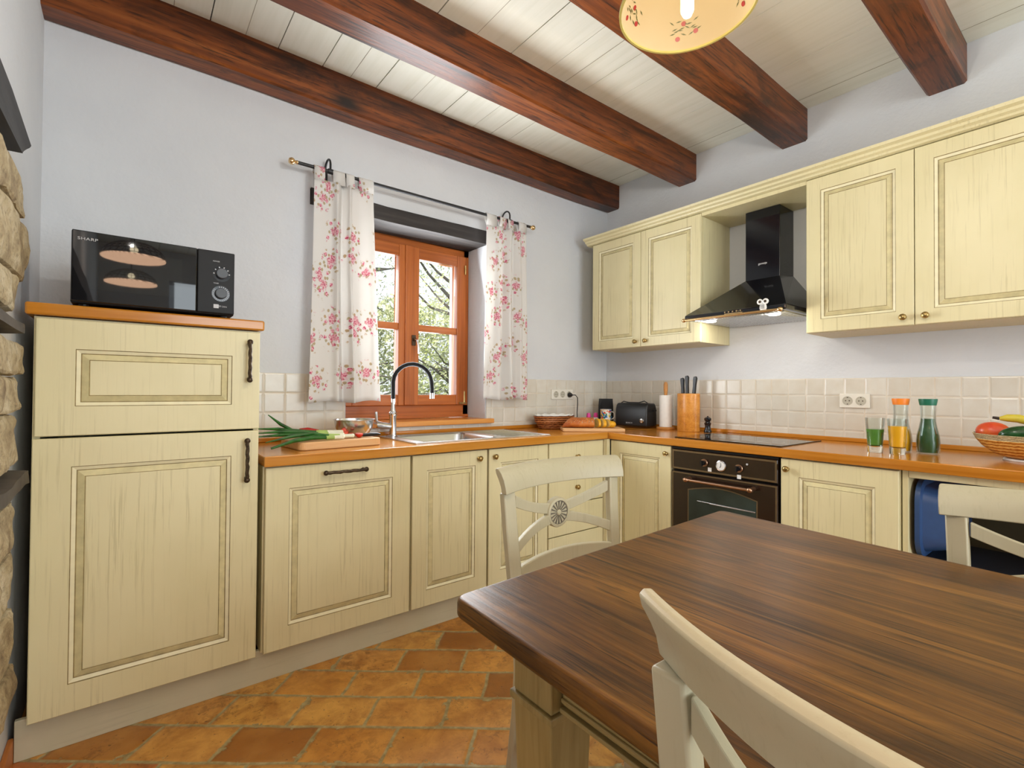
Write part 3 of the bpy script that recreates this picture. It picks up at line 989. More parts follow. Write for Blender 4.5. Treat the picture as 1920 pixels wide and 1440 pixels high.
# ================================================================== WINDOW
win = bpy.data.objects.new('window_1', None)
COL.objects.link(win)
win.location = (NX0, 0.20, 0.0)
win['kind'] = 'structure'
WW = NX1 - NX0
def wl(x):  # world x -> local
    return x - NX0
fz0, fz1 = 0.966, 2.098
mb = MB()
mb.box(0.001, 0.040, 0.012, 0.085, fz0, fz1)
mb.box(WW - 0.040, WW - 0.001, 0.012, 0.085, fz0, fz1)
mb.box(0.001, WW - 0.001, 0.012, 0.085, fz1 - 0.045, fz1, 1)
mb.box(0.001, WW - 0.001, 0.012, 0.085, fz0, 1.0495, 1)
mb.box(0.001, WW - 0.001, 0.000, 0.030, fz0, 0.985, 1)
obj('window_frame', mb, ['window_wood', 'window_wood_x'], win, bevel=0.003)
def sash(x0, x1, tag_):
    L_ = bpy.data.objects.new('sash', None)
    COL.objects.link(L_)
    L_.parent = win
    L_.location = (0, 0, 0)
    z0, z1 = 1.050, 2.052
    s_ = 0.068
    mb = MB()
    mb.box(x0, x0 + s_, -0.012, 0.05, z0, z1)
    mb.box(x1 - s_, x1, -0.012, 0.05, z0, z1)
    mb.box(x0 + s_, x1 - s_, -0.010, 0.05, z1 - 0.072, z1, 1)
    mb.box(x0 + s_, x1 - s_, -0.010, 0.05, z0, z0 + 0.066, 1)
    mb.box(x0 + s_, x1 - s_, -0.006, 0.045, 1.520, 1.562, 1)
    obj('sash_frame', mb, ['window_wood', 'window_wood_x'], L_, bevel=0.004)
    for a_, b_ in ((z0 + 0.066, 1.520), (1.562, z1 - 0.072)):
        mb = MB().box(x0 + s_, x1 - s_, 0.020, 0.024, a_, b_)
        obj('pane', mb, 'pane', L_)
    return L_
mid = wl(-1.640)
sash(0.036, mid - 0.001, 'l')
sr = sash(mid + 0.001, WW - 0.036, 'r')
# cover strip, handle, hinge
mb = MB().box(mid - 0.030, mid + 0.018, -0.024, -0.0125, 1.052, 2.05)
obj('cover_strip', mb, 'window_wood', win, bevel=0.004)
hx = wl(-1.615)
h = bpy.data.objects.new('window_handle', None)
COL.objects.link(h)
h.parent = win
mb = MB().box(hx - 0.013, hx + 0.013, -0.034, -0.0245, 1.425, 1.490)
mb.ball((hx, -0.045, 1.462), 0.012, 12, 8)
obj('escutcheon', mb, 'antique', h, bevel=0.002)
mb = MB().tube([(hx, -0.05, 1.462), (hx + 0.006, -0.066, 1.455), (hx + 0.012, -0.070, 1.42), (hx + 0.014, -0.068, 1.372)], [0.006, 0.0075, 0.007, 0.008], 10)
obj('lever', mb, 'chrome', h, smooth=True)
mb = MB().tube([(WW - 0.040, -0.006, 1.06), (WW - 0.040, -0.006, 1.14)], 0.008, 8)
mb.box(WW - 0.085, WW - 0.03, -0.02, 0.0, 1.055, 1.066)
obj('hinge', mb, 'brass', win, smooth=True)
mb = MB().tube([(WW - 0.046, -0.020, 1.93), (WW - 0.046, -0.020, 1.99)], 0.006, 8)
obj('hinge', mb, 'brass', win, smooth=True)
# wooden sill board
mb = MB().box(-0.0, WW, 0.0, 0.210, NZ0 + 0.0005, NZ0 + 0.020)
mb.box(-0.01, WW + 0.045, -0.042, 0.0, NZ0 + 0.0005 - 0.010, NZ0 + 0.020)
mb.v = [v + Vector((0, -0.20, 0)) for v in mb.v]
obj('sill_board', mb, 'sill', win, bevel=0.004)

# ================================================================== OUTSIDE
mb = MB().box(-30, 30, WT + 0.02, 40, -1.0, -0.8)
g_ = obj('lawn', mb, 'grass')
g_['kind'] = 'structure'
def tree(x, y, h, r, n, seed, label, leaf, trunk=0.12):
    random.seed(seed)
    t_ = thing('tree', label, 'tree', (x, y, -0.8), 0, 'spring trees outside the window')
    mb = MB()
    mb.tube([(0, 0, 0), (0.05, 0, h * 0.3), (-0.05, 0.05, h * 0.6), (0.04, 0, h)], [trunk, trunk * 0.8, trunk * 0.5, 0.02], 10)
    for i in range(34):
        z = h * random.uniform(0.22, 0.9)
        a_ = random.uniform(0, 2 * pi)
        l_ = r * random.uniform(0.6, 1.1)
        p0 = Vector((0, 0, z))
        p1 = p0 + Vector((cos(a_) * l_ * .5, sin(a_) * l_ * .5, random.uniform(0.1, 0.5)))
        p2 = p1 + Vector((cos(a_ + .3) * l_ * .5, sin(a_ + .3) * l_ * .5, random.uniform(-0.3, 0.5)))
        mb.tube([p0, p1, p2], [trunk * 0.28, trunk * 0.16, 0.006], 5)
    obj('trunk', mb, 'bark', t_, smooth=True)
    v, f = [], []
    for i in range(n):
        a_ = random.uniform(0, 2 * pi)
        rr = r * random.random() ** 0.6
        z = h * random.uniform(0.12, 1.08)
        c = Vector((cos(a_) * rr, sin(a_) * rr, z))
        d = Vector((random.gauss(0, 1), random.gauss(0, 1), random.gauss(0, 1))).normalized()
        e = d.orthogonal().normalized()
        s_ = random.uniform(0.02, 0.055)
        b = len(v)
        v += [tuple(c - d * s_), tuple(c + e * s_ * 0.55), tuple(c + d * s_), tuple(c - e * s_ * 0.55)]
        f.append((b, b + 1, b + 2, b + 3))
    obj('foliage', MB().add(v, f), leaf, t_)
tree(-1.3, 5.2, 5.0, 1.3, 8000, 1, 'yellow-green spring tree seen through the left window panes', 'leaf')
tree(1.45, 4.6, 5.2, 1.1, 4200, 2, 'thin pale tree seen through the right window panes', 'leaf2', 0.13)
tree(0.5, 8.3, 6.0, 1.7, 7000, 3, 'farther tree standing between the two nearer trees outside', 'leaf2', 0.18)
tree(4.6, 9.3, 6.0, 1.9, 6000, 4, 'farthest pale tree outside on the right', 'leaf', 0.2)
random.seed(5)
v, f = [], []
for i in range(9000):
    c = Vector((random.uniform(-3, 6), random.uniform(2.3, 3.1), -0.8 + random.random() ** 1.3 * 1.45))
    d = Vector((random.gauss(0, 1), random.gauss(0, 1), random.gauss(0, 1))).normalized()
    e = d.orthogonal().normalized()
    s_ = random.uniform(0.02, 0.06)
    b = len(v)
    v += [tuple(c - d * s_), tuple(c + e * s_ * 0.6), tuple(c + d * s_), tuple(c - e * s_ * 0.6)]
    f.append((b, b + 1, b + 2, b + 3))
o = obj('shrubs', MB().add(v, f), 'leaf')
tag(o, 'low green shrubs on the lawn outside the window', 'shrubs')
o['kind'] = 'stuff'
random.seed(9)
v, f = [], []
for i in range(26000):
    x_ = random.uniform(-4, 16)
    c = Vector((x_, random.uniform(12.5, 14.5), -0.8 + (5.2 + 1.2 * mnoise.noise(Vector((x_ * 0.5, 0, 0)))) * random.random() ** 0.8))
    d = Vector((random.gauss(0, 1), random.gauss(0, 1), random.gauss(0, 1))).normalized()
    e = d.orthogonal().normalized()
    s_ = random.uniform(0.05, 0.13)
    b = len(v)
    v += [tuple(c - d * s_), tuple(c + e * s_ * 0.6), tuple(c + d * s_), tuple(c - e * s_ * 0.6)]
    f.append((b, b + 1, b + 2, b + 3))
o = obj('woodland', MB().add(v, f), 'leaf2')
tag(o, 'pale green woodland in the distance behind the trees', 'woodland')
o['kind'] = 'stuff'

# ================================================================== CABINETS
# material slots of every front: 0 paint, 1 dark groove glaze, 2 olive bevel, 3 pale bevel
CM = ['cream', 'glaze', 'glaze2', 'glaze3']
def front_profile(fr):
    # each entry: inset, depth, material of the band that ends there
    return [(0.0, 0.0022, 0), (0.0025, 0.0, 0), (fr, 0.0, 0), (fr + 0.0022, 0.0030, 1), (fr + 0.0125, 0.0078, 3), (fr + 0.0152, 0.0098, 1), (fr + 0.0330, 0.0022, 2),
            (fr + 0.0350, 0.0040, 1), (fr + 0.0365, 0.0034, 0), (fr + 0.0375, 0.0034, 0)]
PLAIN = [(0.0, 0.0022, 0), (0.0025, 0.0, 0)]
DT = 0.020
def door(parent, x0, x1, z0, z1, y, fr=0.062, name='door', label=None):
    mb = MB().panel(x0, x1, z0, z1, y, front_profile(fr) if fr else PLAIN, DT)
    o = obj(name, mb, CM, parent)
    if label:
        o['label'] = label
    return o
def knob(parent, x, z, y):
    mb = MB().at(Matrix.Translation((x, y, z)) @ Matrix.Rotation(radians(90), 4, 'X'))
    mb.lathe([(0.0095, 0.0), (0.0095, 0.003), (0.006, 0.005), (0.0055, 0.010), (0.0115, 0.014), (0.0145, 0.018), (0.0145, 0.021), (0.0125, 0.0240), (0.0110, 0.0235), (0.0095, 0.0255), (0.0, 0.0265)], 20)
    return obj('knob', mb, 'brass', parent, smooth=True, angle=50)
def pull(parent, x, z, y, ln, vertical=True):
    """forged bar handle on two posts"""
    mb = MB()
    T = Matrix.Translation((x, y, z))
    if not vertical:
        T = T @ Matrix.Rotation(radians(90), 4, 'Y')
    mb.at(T)
    for s_ in (-1, 1):
        mb.tube([(0, 0, s_ * ln * 0.44), (0, -0.026, s_ * ln * 0.44)], 0.006, 8)
        mb.ball((0, -0.027, s_ * ln * 0.47), 0.0105, 12, 8, sc=(1.0, 0.8, 1.0))
    pts, rs = [], []
    for i in range(13):
        t_ = i / 12
        pts.append((0.0012 * sin(i * 2.1), -0.028 - 0.003 * sin(pi * t_), (t_ - 0.5) * ln * 0.92))
        rs.append(0.0058 + 0.0020 * abs(sin(i * 1.9)) * 0.6)
    mb.tube(pts, rs, 10)
    return obj('handle', mb, 'antique', parent, smooth=True)
YD = -0.5533         # plane of the fronts on the window side
XD = 0.6321          # the same on the hood side
ZD0, ZD1 = 0.1292, 0.8420
ZCU = ZC - 0.0405    # underside of the worktop

def carcass(parent, x0, x1, z0, z1, yf, mats='cream', back=-0.012, name='body', top=True):
    """side, top, bottom and back boards of a cupboard box"""
    b = 0.018
    mb = MB()
    mb.box(x0, x0 + b, yf, back, z0, z1)
    mb.box(x1 - b, x1, yf, back, z0, z1)
    mb.box(x0 + b, x1 - b, yf, back, z0, z0 + b)
    if top:
        mb.box(x0 + b, x1 - b, yf, back, z1 - b, z1)
    mb.box(x0 + b, x1 - b, back - 0.006, back, z0 + b, z1 - b)
    return obj(name, mb, mats, parent)

# tall fridge cupboard
fx0, fx1 = -3.2493, -2.6229
fc = thing('fridge_cupboard', 'tall cream cupboard with two panelled doors under the microwave', 'cupboard', (fx0, 0, 0.100))
W_ = fx1 - fx0
carcass(fc, 0.000, W_ - 0.000, 0.0275, 1.368 - 0.1, YD + DT + 0.002)
d = door(fc, 0.002, W_ - 0.003, ZD0 - 0.1, 0.990 - 0.1, YD, 0.090)
pull(d, W_ - 0.045, 0.8815 - 0.1, YD, 0.155)
d = door(fc, 0.006, W_ - 0.002, 0.997 - 0.1, 1.362 - 0.1, YD, 0.092)
pull(d, W_ - 0.040, 1.252 - 0.1, YD, 0.150)
# its own oak top board
mb = MB().box(-3.268, -2.6107, -0.5602, -0.004, 1.3702, 1.4082)
tag(obj('cupboard_top_board', mb, 'counter', bevel=0.006), 'oak board lying on the tall cupboard below the microwave', 'worktop')

# plinth
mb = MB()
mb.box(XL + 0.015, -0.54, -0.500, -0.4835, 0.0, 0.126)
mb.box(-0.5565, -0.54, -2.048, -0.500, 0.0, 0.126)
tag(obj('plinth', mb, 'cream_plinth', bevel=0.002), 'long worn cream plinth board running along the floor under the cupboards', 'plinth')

# dishwasher front
dx0, dx1 = -2.603, -1.988
dc = thing('dishwasher_cupboard', 'wide cream base cupboard front with one horizontal bar handle', 'cupboard', (dx0, 0, 0.13))
carcass(dc, -0.002, dx1 - dx0, 0.0, ZCU - 0.1315, YD + DT + 0.002)
d = door(dc, 0.004, dx1 - dx0 - 0.003, 0.0005, ZD1 - 0.13, YD, 0.086)
pull(d, -2.295 - dx0, 0.806 - 0.13, YD, 0.180, False)
# sink cupboard, two doors
sx0, sx1 = -1.982, -1.131
sc_ = thing('sink_cupboard', 'cream two-door base cupboard below the sink', 'cupboard', (sx0, 0, 0.13))
carcass(sc_, 0, sx1 - sx0, 0, ZCU - 0.1315, YD + DT + 0.002, top=False)
m_ = -1.5505 - sx0
d = door(sc_, 0.003, m_ - 0.006, 0.0005, ZD1 - 0.13, YD, 0.074)
knob(d, -1.610 - sx0, 0.801 - 0.13, YD)
d = door(sc_, m_ + 0.006, sx1 - sx0 - 0.003, 0.0005, ZD1 - 0.13, YD, 0.074)
knob(d, -1.512 - sx0, 0.803 - 0.13, YD)
# drawers
rx0, rx1 = -1.128, -0.663
rc = thing('drawer_cupboard', 'cream chest of drawers in the base run behind the end chair', 'drawers', (rx0, 0, 0.13))
carcass(rc, 0, rx1 - rx0, 0, ZCU - 0.1315, YD + DT + 0.002)
for za, zb in ((0.640, 0.842), (0.484, 0.634), (0.306, 0.478), (0.1305, 0.300)):
    d = door(rc, 0.004, rx1 - rx0 - 0.003, za - 0.13, zb - 0.13, YD, 0, 'drawer')
    knob(d, -0.903 - rx0, {0.640: 0.757, 0.484: 0.576, 0.306: 0.392, 0.1305: 0.215}[za] - 0.13, YD)
# corner post
mb = MB()
mb.box(-0.661, -0.640, -0.560, -0.540, 0.1265, ZCU - 0.001)
mb.box(-0.6595, -0.632, -0.5800, -0.5605, 0.1265, ZCU - 0.001)
tag(obj('corner_post', mb, 'cream', bevel=0.002), 'narrow cream filler post in the inner corner of the base cupboards', 'filler post')

# hood-side run: local x runs toward the camera (world -y), local -y faces the room (world -x)
def side_thing(name, label, cat, y, z=0.13):
    return thing(name, label, cat, (0, y, z), radians(-90))
cb = side_thing('corner_cupboard', 'cream single-door base cupboard left of the oven', 'cupboard', -0.584)
wd = 1.0205 - 0.584
carcass(cb, 0.0, wd, 0, ZCU - 0.1315, -XD + DT + 0.002)
d = door(cb, 0.002, wd - 0.003, 0.0005, ZD1 - 0.13, -XD, 0.072)
knob(d, 0.992 - 0.584, 0.800 - 0.13, -XD)
# oven
ov = side_thing('oven', 'dark brown rustic built-in oven with bronze bar handle', 'oven', -1.0236, 0.13)
OW = 1.5923 - 1.0236
F = -XD - 0.004
mb = MB().box(0.004, OW - 0.004, F + 0.024, -0.05, 0.002, 0.716)
obj('body', mb, 'black_satin', ov)
mb = MB().box(0.0, OW, F + 0.006, F + 0.026, 0.715 - 0.012, 0.717)
obj('top_trim', mb, 'black_satin', ov, bevel=0.002)
z0p, z1p = 0.592, 0.702
mb = MB().panel(0.003, OW - 0.003, z0p, z1p, F, [(0.0, 0.003, 0), (0.003, 0.0, 0), (0.012, 0.0, 1), (0.0145, 0.0004, 0)], 0.024)
pn = obj('control_panel', mb, ['oven_brown', 'oven_line'], ov)
def oven_knob(x, z):
    T = Matrix.Translation((x, F, z)) @ Matrix.Rotation(radians(90), 4, 'X')
    mb = MB().at(T).lathe([(0.020, 0), (0.020, 0.006), (0.0185, 0.008), (0.0, 0.008)], 24, mi=1)
    mb.lathe([(0.013, 0.008), (0.012, 0.026), (0.0, 0.028)], 20)
    mb.at(Matrix.Identity(4)).box(x - 0.004, x + 0.004, F - 0.034, F - 0.02, z - 0.014, z + 0.014)
    obj('knob', mb, ['black_gloss', 'copper'], pn, smooth=True, angle=30)
oven_knob(1.222 - 1.0236, 0.776 - 0.13)
oven_knob(1.407 - 1.0236, 0.770 - 0.13)
T = Matrix.Translation((1.315 - 1.0236, F, 0.771 - 0.13)) @ Matrix.Rotation(radians(90), 4, 'X')
mb = MB().at(T).lathe([(0.027, 0), (0.027, 0.006), (0.0235, 0.0075), (0.0225, 0.005), (0.0, 0.005)], 32, mi=0)
ck = obj('clock', mb, ['chrome'], pn, smooth=True, angle=30)
mb = MB().at(T).lathe([(0.0215, 0.0052), (0.0215, 0.0058), (0, 0.0058)], 32)
obj('clock_face', mb, 'white', ck, label='white clock face')
cx_, cz_ = 1.315 - 1.0236, 0.771 - 0.13
mb = MB().box(cx_ - 0.001, cx_ + 0.001, F - 0.0068, F - 0.0060, cz_ - 0.002, cz_ + 0.015)
mb.at(Matrix.Translation((cx_, 0, cz_)) @ Matrix.Rotation(radians(205), 4, 'Y')).box(-0.0012, 0.0012, F - 0.0068, F - 0.0060, -0.002, 0.011)
mb.at(None)
obj('clock_hands', mb, 'black_gloss', ck)
for x_, z_ in ((1.252, 0.744), (1.407, 0.728)):
    mb = MB().box(x_ - 1.0236 - 0.010, x_ - 1.0236 + 0.010, F - 0.0012, F - 0.0002, z_ - 0.13 - 0.010, z_ - 0.13 + 0.010)
    obj('sticker', mb, 'white', pn)
T = Matrix.Translation((1.447 - 1.0236, F, 0.795 - 0.13)) @ Matrix.Rotation(radians(90), 4, 'X')
mb = MB().at(T).lathe([(0.005, 0), (0.005, 0.002), (0, 0.003)], 12)
obj('indicator_light', mb, 'print_grey', pn)
# oven door with an arched window
dz0, dz1 = 0.010, 0.582
mb = MB().panel(0.003, OW - 0.003, dz0, dz1, F, [(0.0, 0.003, 0), (0.003, 0.0, 0), (0.010, 0.0, 1), (0.012, 0.0004, 0)], 0.022)
od = obj('door', mb, ['oven_brown', 'oven_line'], ov)
gx0, gx1 = 0.108, OW - 0.100
def arch(x0, x1, z0, z1, rise, n=14):
    return [(x0, z0), (x1, z0)] + [(x1 + (x0 - x1) * i / n, z1 + rise * sin(pi * i / n)) for i in range(n + 1)]
mb = MB().prism(arch(gx0 - 0.006, gx1 + 0.006, 0.09, 0.494, 0.030), F - 0.0012, F + 0.002, 'y', 1)
mb.prism(arch(gx0, gx1, 0.096, 0.490, 0.029), F - 0.0018, F - 0.0011, 'y', 0)
og = obj('door_glass', mb, ['oven_glass', 'oven_line'], od)
mb = MB()
for z_ in (0.440, 0.437):
    mb.tube([(gx0 + 0.05 if z_ > 0.438 else gx0 + 0.12, F - 0.0024, z_), (gx1 - 0.004, F - 0.0024, z_)], 0.0016, 6)
obj('oven_shelf_edge', mb, 'steel', og)
hz = 0.679 - 0.13
mb = MB()
ha, hb = 1.132 - 1.0236, 1.488 - 1.0236
mb.tube([(ha - 0.006, F - 0.042, hz), (hb + 0.006, F - 0.042, hz)], 0.0075, 12)
for x_ in (ha + 0.008, hb - 0.008):
    mb.tube([(x_, F, hz + 0.002), (x_, F - 0.042, hz)], [0.011, 0.009], 12)
    mb.ball((x_, F - 0.044, hz), 0.0125, 12, 8, sc=(1.2, 1, 1))
obj('handle', mb, 'copper', od, smooth=True)

# right base cupboard
rb = side_thing('base_cupboard', 'cream single-door base cupboard right of the oven', 'cupboard', -1.598)
wd = 2.0455 - 1.598
carcass(rb, 0.0, wd - 0.0, 0, ZCU - 0.1315, -XD + DT + 0.002)
d = door(rb, 0.004, wd - 0.002, 0.0005, ZD1 - 0.13, -XD, 0.077)
knob(d, 1.630 - 1.598, 0.797 - 0.13, -XD)
# open niche: side panel, rail under the top, far panel, dark back standing in for niche shade
nc = thing('open_unit', 'open cream unit under the right end of the worktop holding the blue bin', 'shelf unit', (0, -2.048, 0), radians(-90))
mb = MB().box(0.002, 0.021, -XD + 0.02, -0.012, 0.0, ZCU - 0.001)
obj('side_panel', mb, 'cream', nc, bevel=0.0015)
mb = MB().box(1.40, 1.42, -XD + 0.02, -0.012, 0.0, ZCU - 0.001)
obj('side_panel', mb, 'cream', nc, bevel=0.0015)
mb = MB().box(0.022, 1.399, -XD + 0.02, -XD + 0.04, ZCU - 0.030, ZCU - 0.001)
obj('rail', mb, 'cream', nc, bevel=0.0015)
mb = MB().box(0.022, 1.399, -0.030, -0.014, 0.0, ZCU - 0.001)
obj('back_panel', mb, 'unit_back', nc, label='added dark olive brown panel standing in for the unlit niche back')
# blue bin lying in the niche beside the panel
bn = thing('blue_bin', 'blue plastic tub standing in the open unit beside the panel', 'bin', (-0.10, -2.085, 0.0), radians(-90))
def rrect(x0, x1, z0, z1, r, n=6):
    pts = []
    for cx, cz, a0 in ((x1 - r, z1 - r, 0), (x0 + r, z1 - r, 90), (x0 + r, z0 + r, 180), (x1 - r, z0 + r, 270)):
        for i in range(n + 1):
            a = radians(a0 + 90 * i / n)
            pts.append((cx + r * cos(a), cz + r * sin(a)))
    return pts
def tray(ax_pts_fn, mi=0):
    pass
# tub on its side: mouth faces +x local (away from the panel)
prof = [(0.000, 0.00), (0.012, 0.0), (0.014, 0.012), (0.090, 0.040), (0.094, 0.040)]
mbt = MB()
rings = []
for x_, ins in [(0.0, 0.0), (0.016, 0.0), (0.020, 0.022), (0.10, 0.045), (0.094, 0.052), (0.016, 0.030), (0.004, 0.016), (0.0, 0.012)]:
    rings.append([(x_, a_, b_) for a_, b_ in rrect(-0.50 + ins, -0.02 - ins, 0.50 + ins, 0.806 - ins, 0.085 - min(ins, 0.03))])
v, f = [], []
n_ = len(rings[0])
for r in rings:
    v += r
R_ = len(rings)
for i in range(R_):
    j = (i + 1) % R_
    for k in range(n_):
        f.append((i * n_ + k, i * n_ + (k + 1) % n_, j * n_ + (k + 1) % n_, j * n_ + k))
f.append(tuple(3 * n_ + k for k in range(n_)))
mbt.add([(p[0], p[1], p[2]) for p in v], f)
obj('tub', mbt, 'bin_blue', bn, smooth=True, angle=30)
mb = MB().prism([(a_, b_) for a_, b_ in rrect(-0.46, -0.05, 0.0, 0.497, 0.03)], 0.0, 0.30, 'x')
obj('stand', mb, 'bin_lid', bn, bevel=0.004)
# dark bin behind
mb = MB().box(-0.42, -0.10, -2.66, -2.44, 0.0, 0.50)
mb.box(-0.43, -0.09, -2.67, -2.43, 0.50, 0.53)
tag(obj('dark_bin', mb, 'bin_lid', bevel=0.01), 'dark bin under the worktop behind the right chair', 'bin')
# small wooden stool under the top at the right edge
sl = thing('wooden_stool', 'small wooden stool under the worktop end at the right edge', 'stool', (-0.74, -2.72, 0))
mb = MB().lathe([(0, 0.452), (0.15, 0.452), (0.158, 0.46), (0.158, 0.478), (0.15, 0.485), (0, 0.485)], 32)
obj('seat', mb, 'towelwood', sl, smooth=True)
for k in range(4):
    a_ = radians(45 + 90 * k)
    obj('leg', MB().tube([(0.12 * cos(a_), 0.12 * sin(a_), 0.452), (0.16 * cos(a_), 0.16 * sin(a_), 0.0)], [0.014, 0.012], 10), 'towelwood', sl, smooth=True)

# worktop with a cut-out for the sink basin
SX0, SX1, SY0, SY1 = -1.945, -1.085, -0.520, -0.075   # sink rim
BX0, BX1, BY0, BY1 = -1.880, -1.440, -0.480, -0.115   # basin opening
wt = thing('worktop', 'long oiled wooden worktop running round the corner below the tiles', 'worktop', (0, 0, 0))
mb = MB()
c_ = 0.012
z0_, z1_ = ZCU, ZC
for a_, b_, c1, d1 in ((-2.6085, BX0 - c_, -0.5737, -0.0085), (BX1 + c_, -0.0085, -0.5737, -0.0085), (BX0 - c_, BX1 + c_, -0.5737, BY0 - c_), (BX0 - c_, BX1 + c_, BY1 + c_, -0.0085)):
    mb.box(a_, b_, c1, d1, z0_, z1_)
o = obj('window_side_top', mb, 'counter', wt, bevel=0.0035)
mb = MB().box(-0.6478, -0.0085, -3.47, -0.5740, z0_, z1_)
obj('hood_side_top', mb, 'counter_y', wt, bevel=0.0035)
mb = MB().box(-2.6085, -0.026, -0.024, -0.0085, ZC + 0.0003, ZC + 0.022)
obj('upstand', mb, 'counter', wt, bevel=0.003)
mb = MB().box(-0.024, -0.0085, -3.47, -0.026, ZC + 0.0003, ZC + 0.022)
obj('upstand', mb, 'counter_y', wt, bevel=0.003)

# wall cupboards
XU = 0.3374
UZ0, UZ1 = 1.4452, 2.220
def wall_cupboard(name, label, y0, splits, knobs, fr=0.060, tail=None):
    t_ = side_thing(name, label, 'wall cupboard', -y0, UZ0)
    yend = splits[-1]
    carcass(t_, 0.0, yend - y0, 0.0, UZ1 - UZ0, -XU + DT + 0.002, back=-0.001)
    for i in range(len(splits) - 1):
        a_, b_ = splits[i] - y0, splits[i + 1] - y0
        d = door(t_, a_ + 0.0015, b_ - 0.0015, 0.0015, UZ1 - UZ0 - 0.004, -XU, fr)
        k = knobs[i]
        knob(d, k - y0, 0.037, -XU)
    return t_
wall_cupboard('wall_cupboard', 'cream two-door wall cupboard left of the cooker hood', 0.1551, [0.1551, 0.5848, 1.0213], [0.546, 0.628])
wall_cupboard('wall_cupboard', 'large cream wall cupboard right of the cooker hood', 1.5973, [1.5973, 2.0298, 2.640, 3.08], [1.992, 2.069, 2.68], 0.064)
# cornice and the bridge over the hood
mb = MB()
prof = [(-0.006, 0.0), (-XU + 0.004, 0.0), (-XU - 0.012, 0.004), (-XU - 0.016, 0.012), (-XU - 0.030, 0.018), (-XU - 0.034, 0.028), (-XU - 0.052, 0.034), (-XU - 0.056, 0.046), (-0.006, 0.046)]
mb.prism([(a_, b_ + UZ1 + 0.0005) for a_, b_ in prof], -3.09, -0.108, 'y')
o = obj('cornice', mb, ['cream'], smooth=False)
co = tag(o, 'moulded cream cornice running along the top of the wall cupboards', 'cornice')
mb = MB().box(-XU + 0.006, -0.001, -1.5965, -1.0221, UZ1 - 0.020, UZ1 - 0.0005)
obj('bridge_board', mb, 'cream', co)

# ================================================================== COOKER HOOD
hd = thing('cooker_hood', 'black cooker hood with tall chimney and brass rail over the hob', 'cooker hood', (0, -1.296, 1.556), radians(-90))
HX, HF = 0.274, -0.50
mb = MB()
cxl, cxr, cf, ctop = -0.085, 0.108, -0.178, 0.262
v = [(-HX, HF, 0.028), (HX, HF, 0.028), (HX, -0.001, 0.028), (-HX, -0.001, 0.028),
     (cxl, cf, ctop - 0.02), (cxr, cf, ctop - 0.02), (cxr, -0.001, ctop), (cxl, -0.001, ctop)]
f = [(0, 1, 5, 4), (1, 2, 6, 5), (2, 3, 7, 6), (3, 0, 4, 7), (4, 5, 6, 7), (3, 2, 1, 0)]
mb.add(v, f)
obj('canopy', mb, 'black_gloss', hd)
mb = MB().box(-HX - 0.002, HX + 0.002, HF - 0.006, -0.001, 0.0, 0.0285)
obj('canopy_rim', mb, 'black_gloss', hd, bevel=0.007)
mb = MB().box(cxl, cxr, cf, -0.001, ctop - 0.030, UZ1 - 1.556 - 0.022)
obj('chimney', mb, 'black_gloss', hd, bevel=0.003)
mb = MB().box(-HX + 0.03, HX - 0.03, HF + 0.05, -0.03, -0.004, 0.001)
fl = obj('filter', mb, 'steel', hd)
mb = MB()
for i in range(1, 30):
    x_ = -HX + 0.03 + (2 * HX - 0.06) * i / 30
    mb.box(x_ - 0.0012, x_ + 0.0012, HF + 0.06, -0.04, -0.0065, -0.0042)
obj('filter_slats', mb, 'chrome', fl)
mb = MB().tube([(-HX + 0.012, HF - 0.036, -0.004), (HX - 0.012, HF - 0.036, -0.004)], 0.0065, 12)
for s_ in (-1, 1):
    mb.tube([(s_ * (HX - 0.028), HF - 0.004, 0.006), (s_ * (HX - 0.028), HF - 0.036, -0.004)], 0.006, 8)
    mb.ball((s_ * (HX - 0.014), HF - 0.036, -0.004), 0.011, 12, 8, sc=(1.3, 1, 1))
obj('rail', mb, 'gold', hd, smooth=True)
mb = MB()
for i in range(5):
    mb.tube([(-0.030 + i * 0.021, HF - 0.004, 0.018), (-0.030 + i * 0.021, HF - 0.014, 0.018)], 0.0038, 10)
mb.box(-0.036, 0.062, HF - 0.0085, HF - 0.004, 0.001, 0.011)
obj('buttons', mb, 'gold', hd)
lettering('logo', 'gorenje', 0.017, 'white', hd, (0.014, cf - 0.0012, 0.328), (radians(90), 0, 0), 0.95)
for s_ in (-1, 1):
    mb = MB().at(Matrix.Translation((s_ * 0.175, -0.40, -0.0085))).lathe([(0, -0.001), (0.026, -0.001), (0.030, 0.002), (0.030, 0.004), (0, 0.004)], 24)
    obj('lamp', mb, 'hood_lamp', hd, smooth=True, angle=30)
    light('hood_lamp_light', 'POINT', (-0.38, -1.296 + s_ * 0.175, 1.556 - 0.035), 0.9, (1.0, 0.93, 0.82), 0.02)
# the owl magnet on the rim
ow = thing('owl_magnet', 'small white and brown owl figure stuck on the hood rim', 'magnet', (HF - 0.012, -1.466, 1.560), radians(-90))
mb = MB().lathe([(0, 0), (0.014, 0.001), (0.018, 0.012), (0.016, 0.026), (0.010, 0.034), (0, 0.036)], 18, sy=0.5)
obj('body', mb, 'ceramic', ow, smooth=True)
mb = MB()
for s_ in (-1, 1):
    mb.at(Matrix.Translation((s_ * 0.014, -0.004, 0.044)) @ Matrix.Rotation(radians(90), 4, 'X')).lathe([(0.0145, -0.003), (0.0145, 0.002), (0.012, 0.003), (0, 0.003)], 18)
obj('eye_discs', mb, 'ceramic', ow, smooth=True, angle=40)
mb = MB()
for s_ in (-1, 1):
    mb.at(Matrix.Translation((s_ * 0.013, -0.0072, 0.044)) @ Matrix.Rotation(radians(90), 4, 'X')).lathe([(0.0068, 0), (0.0068, 0.0012), (0, 0.0014)], 14)
mb.at(None)
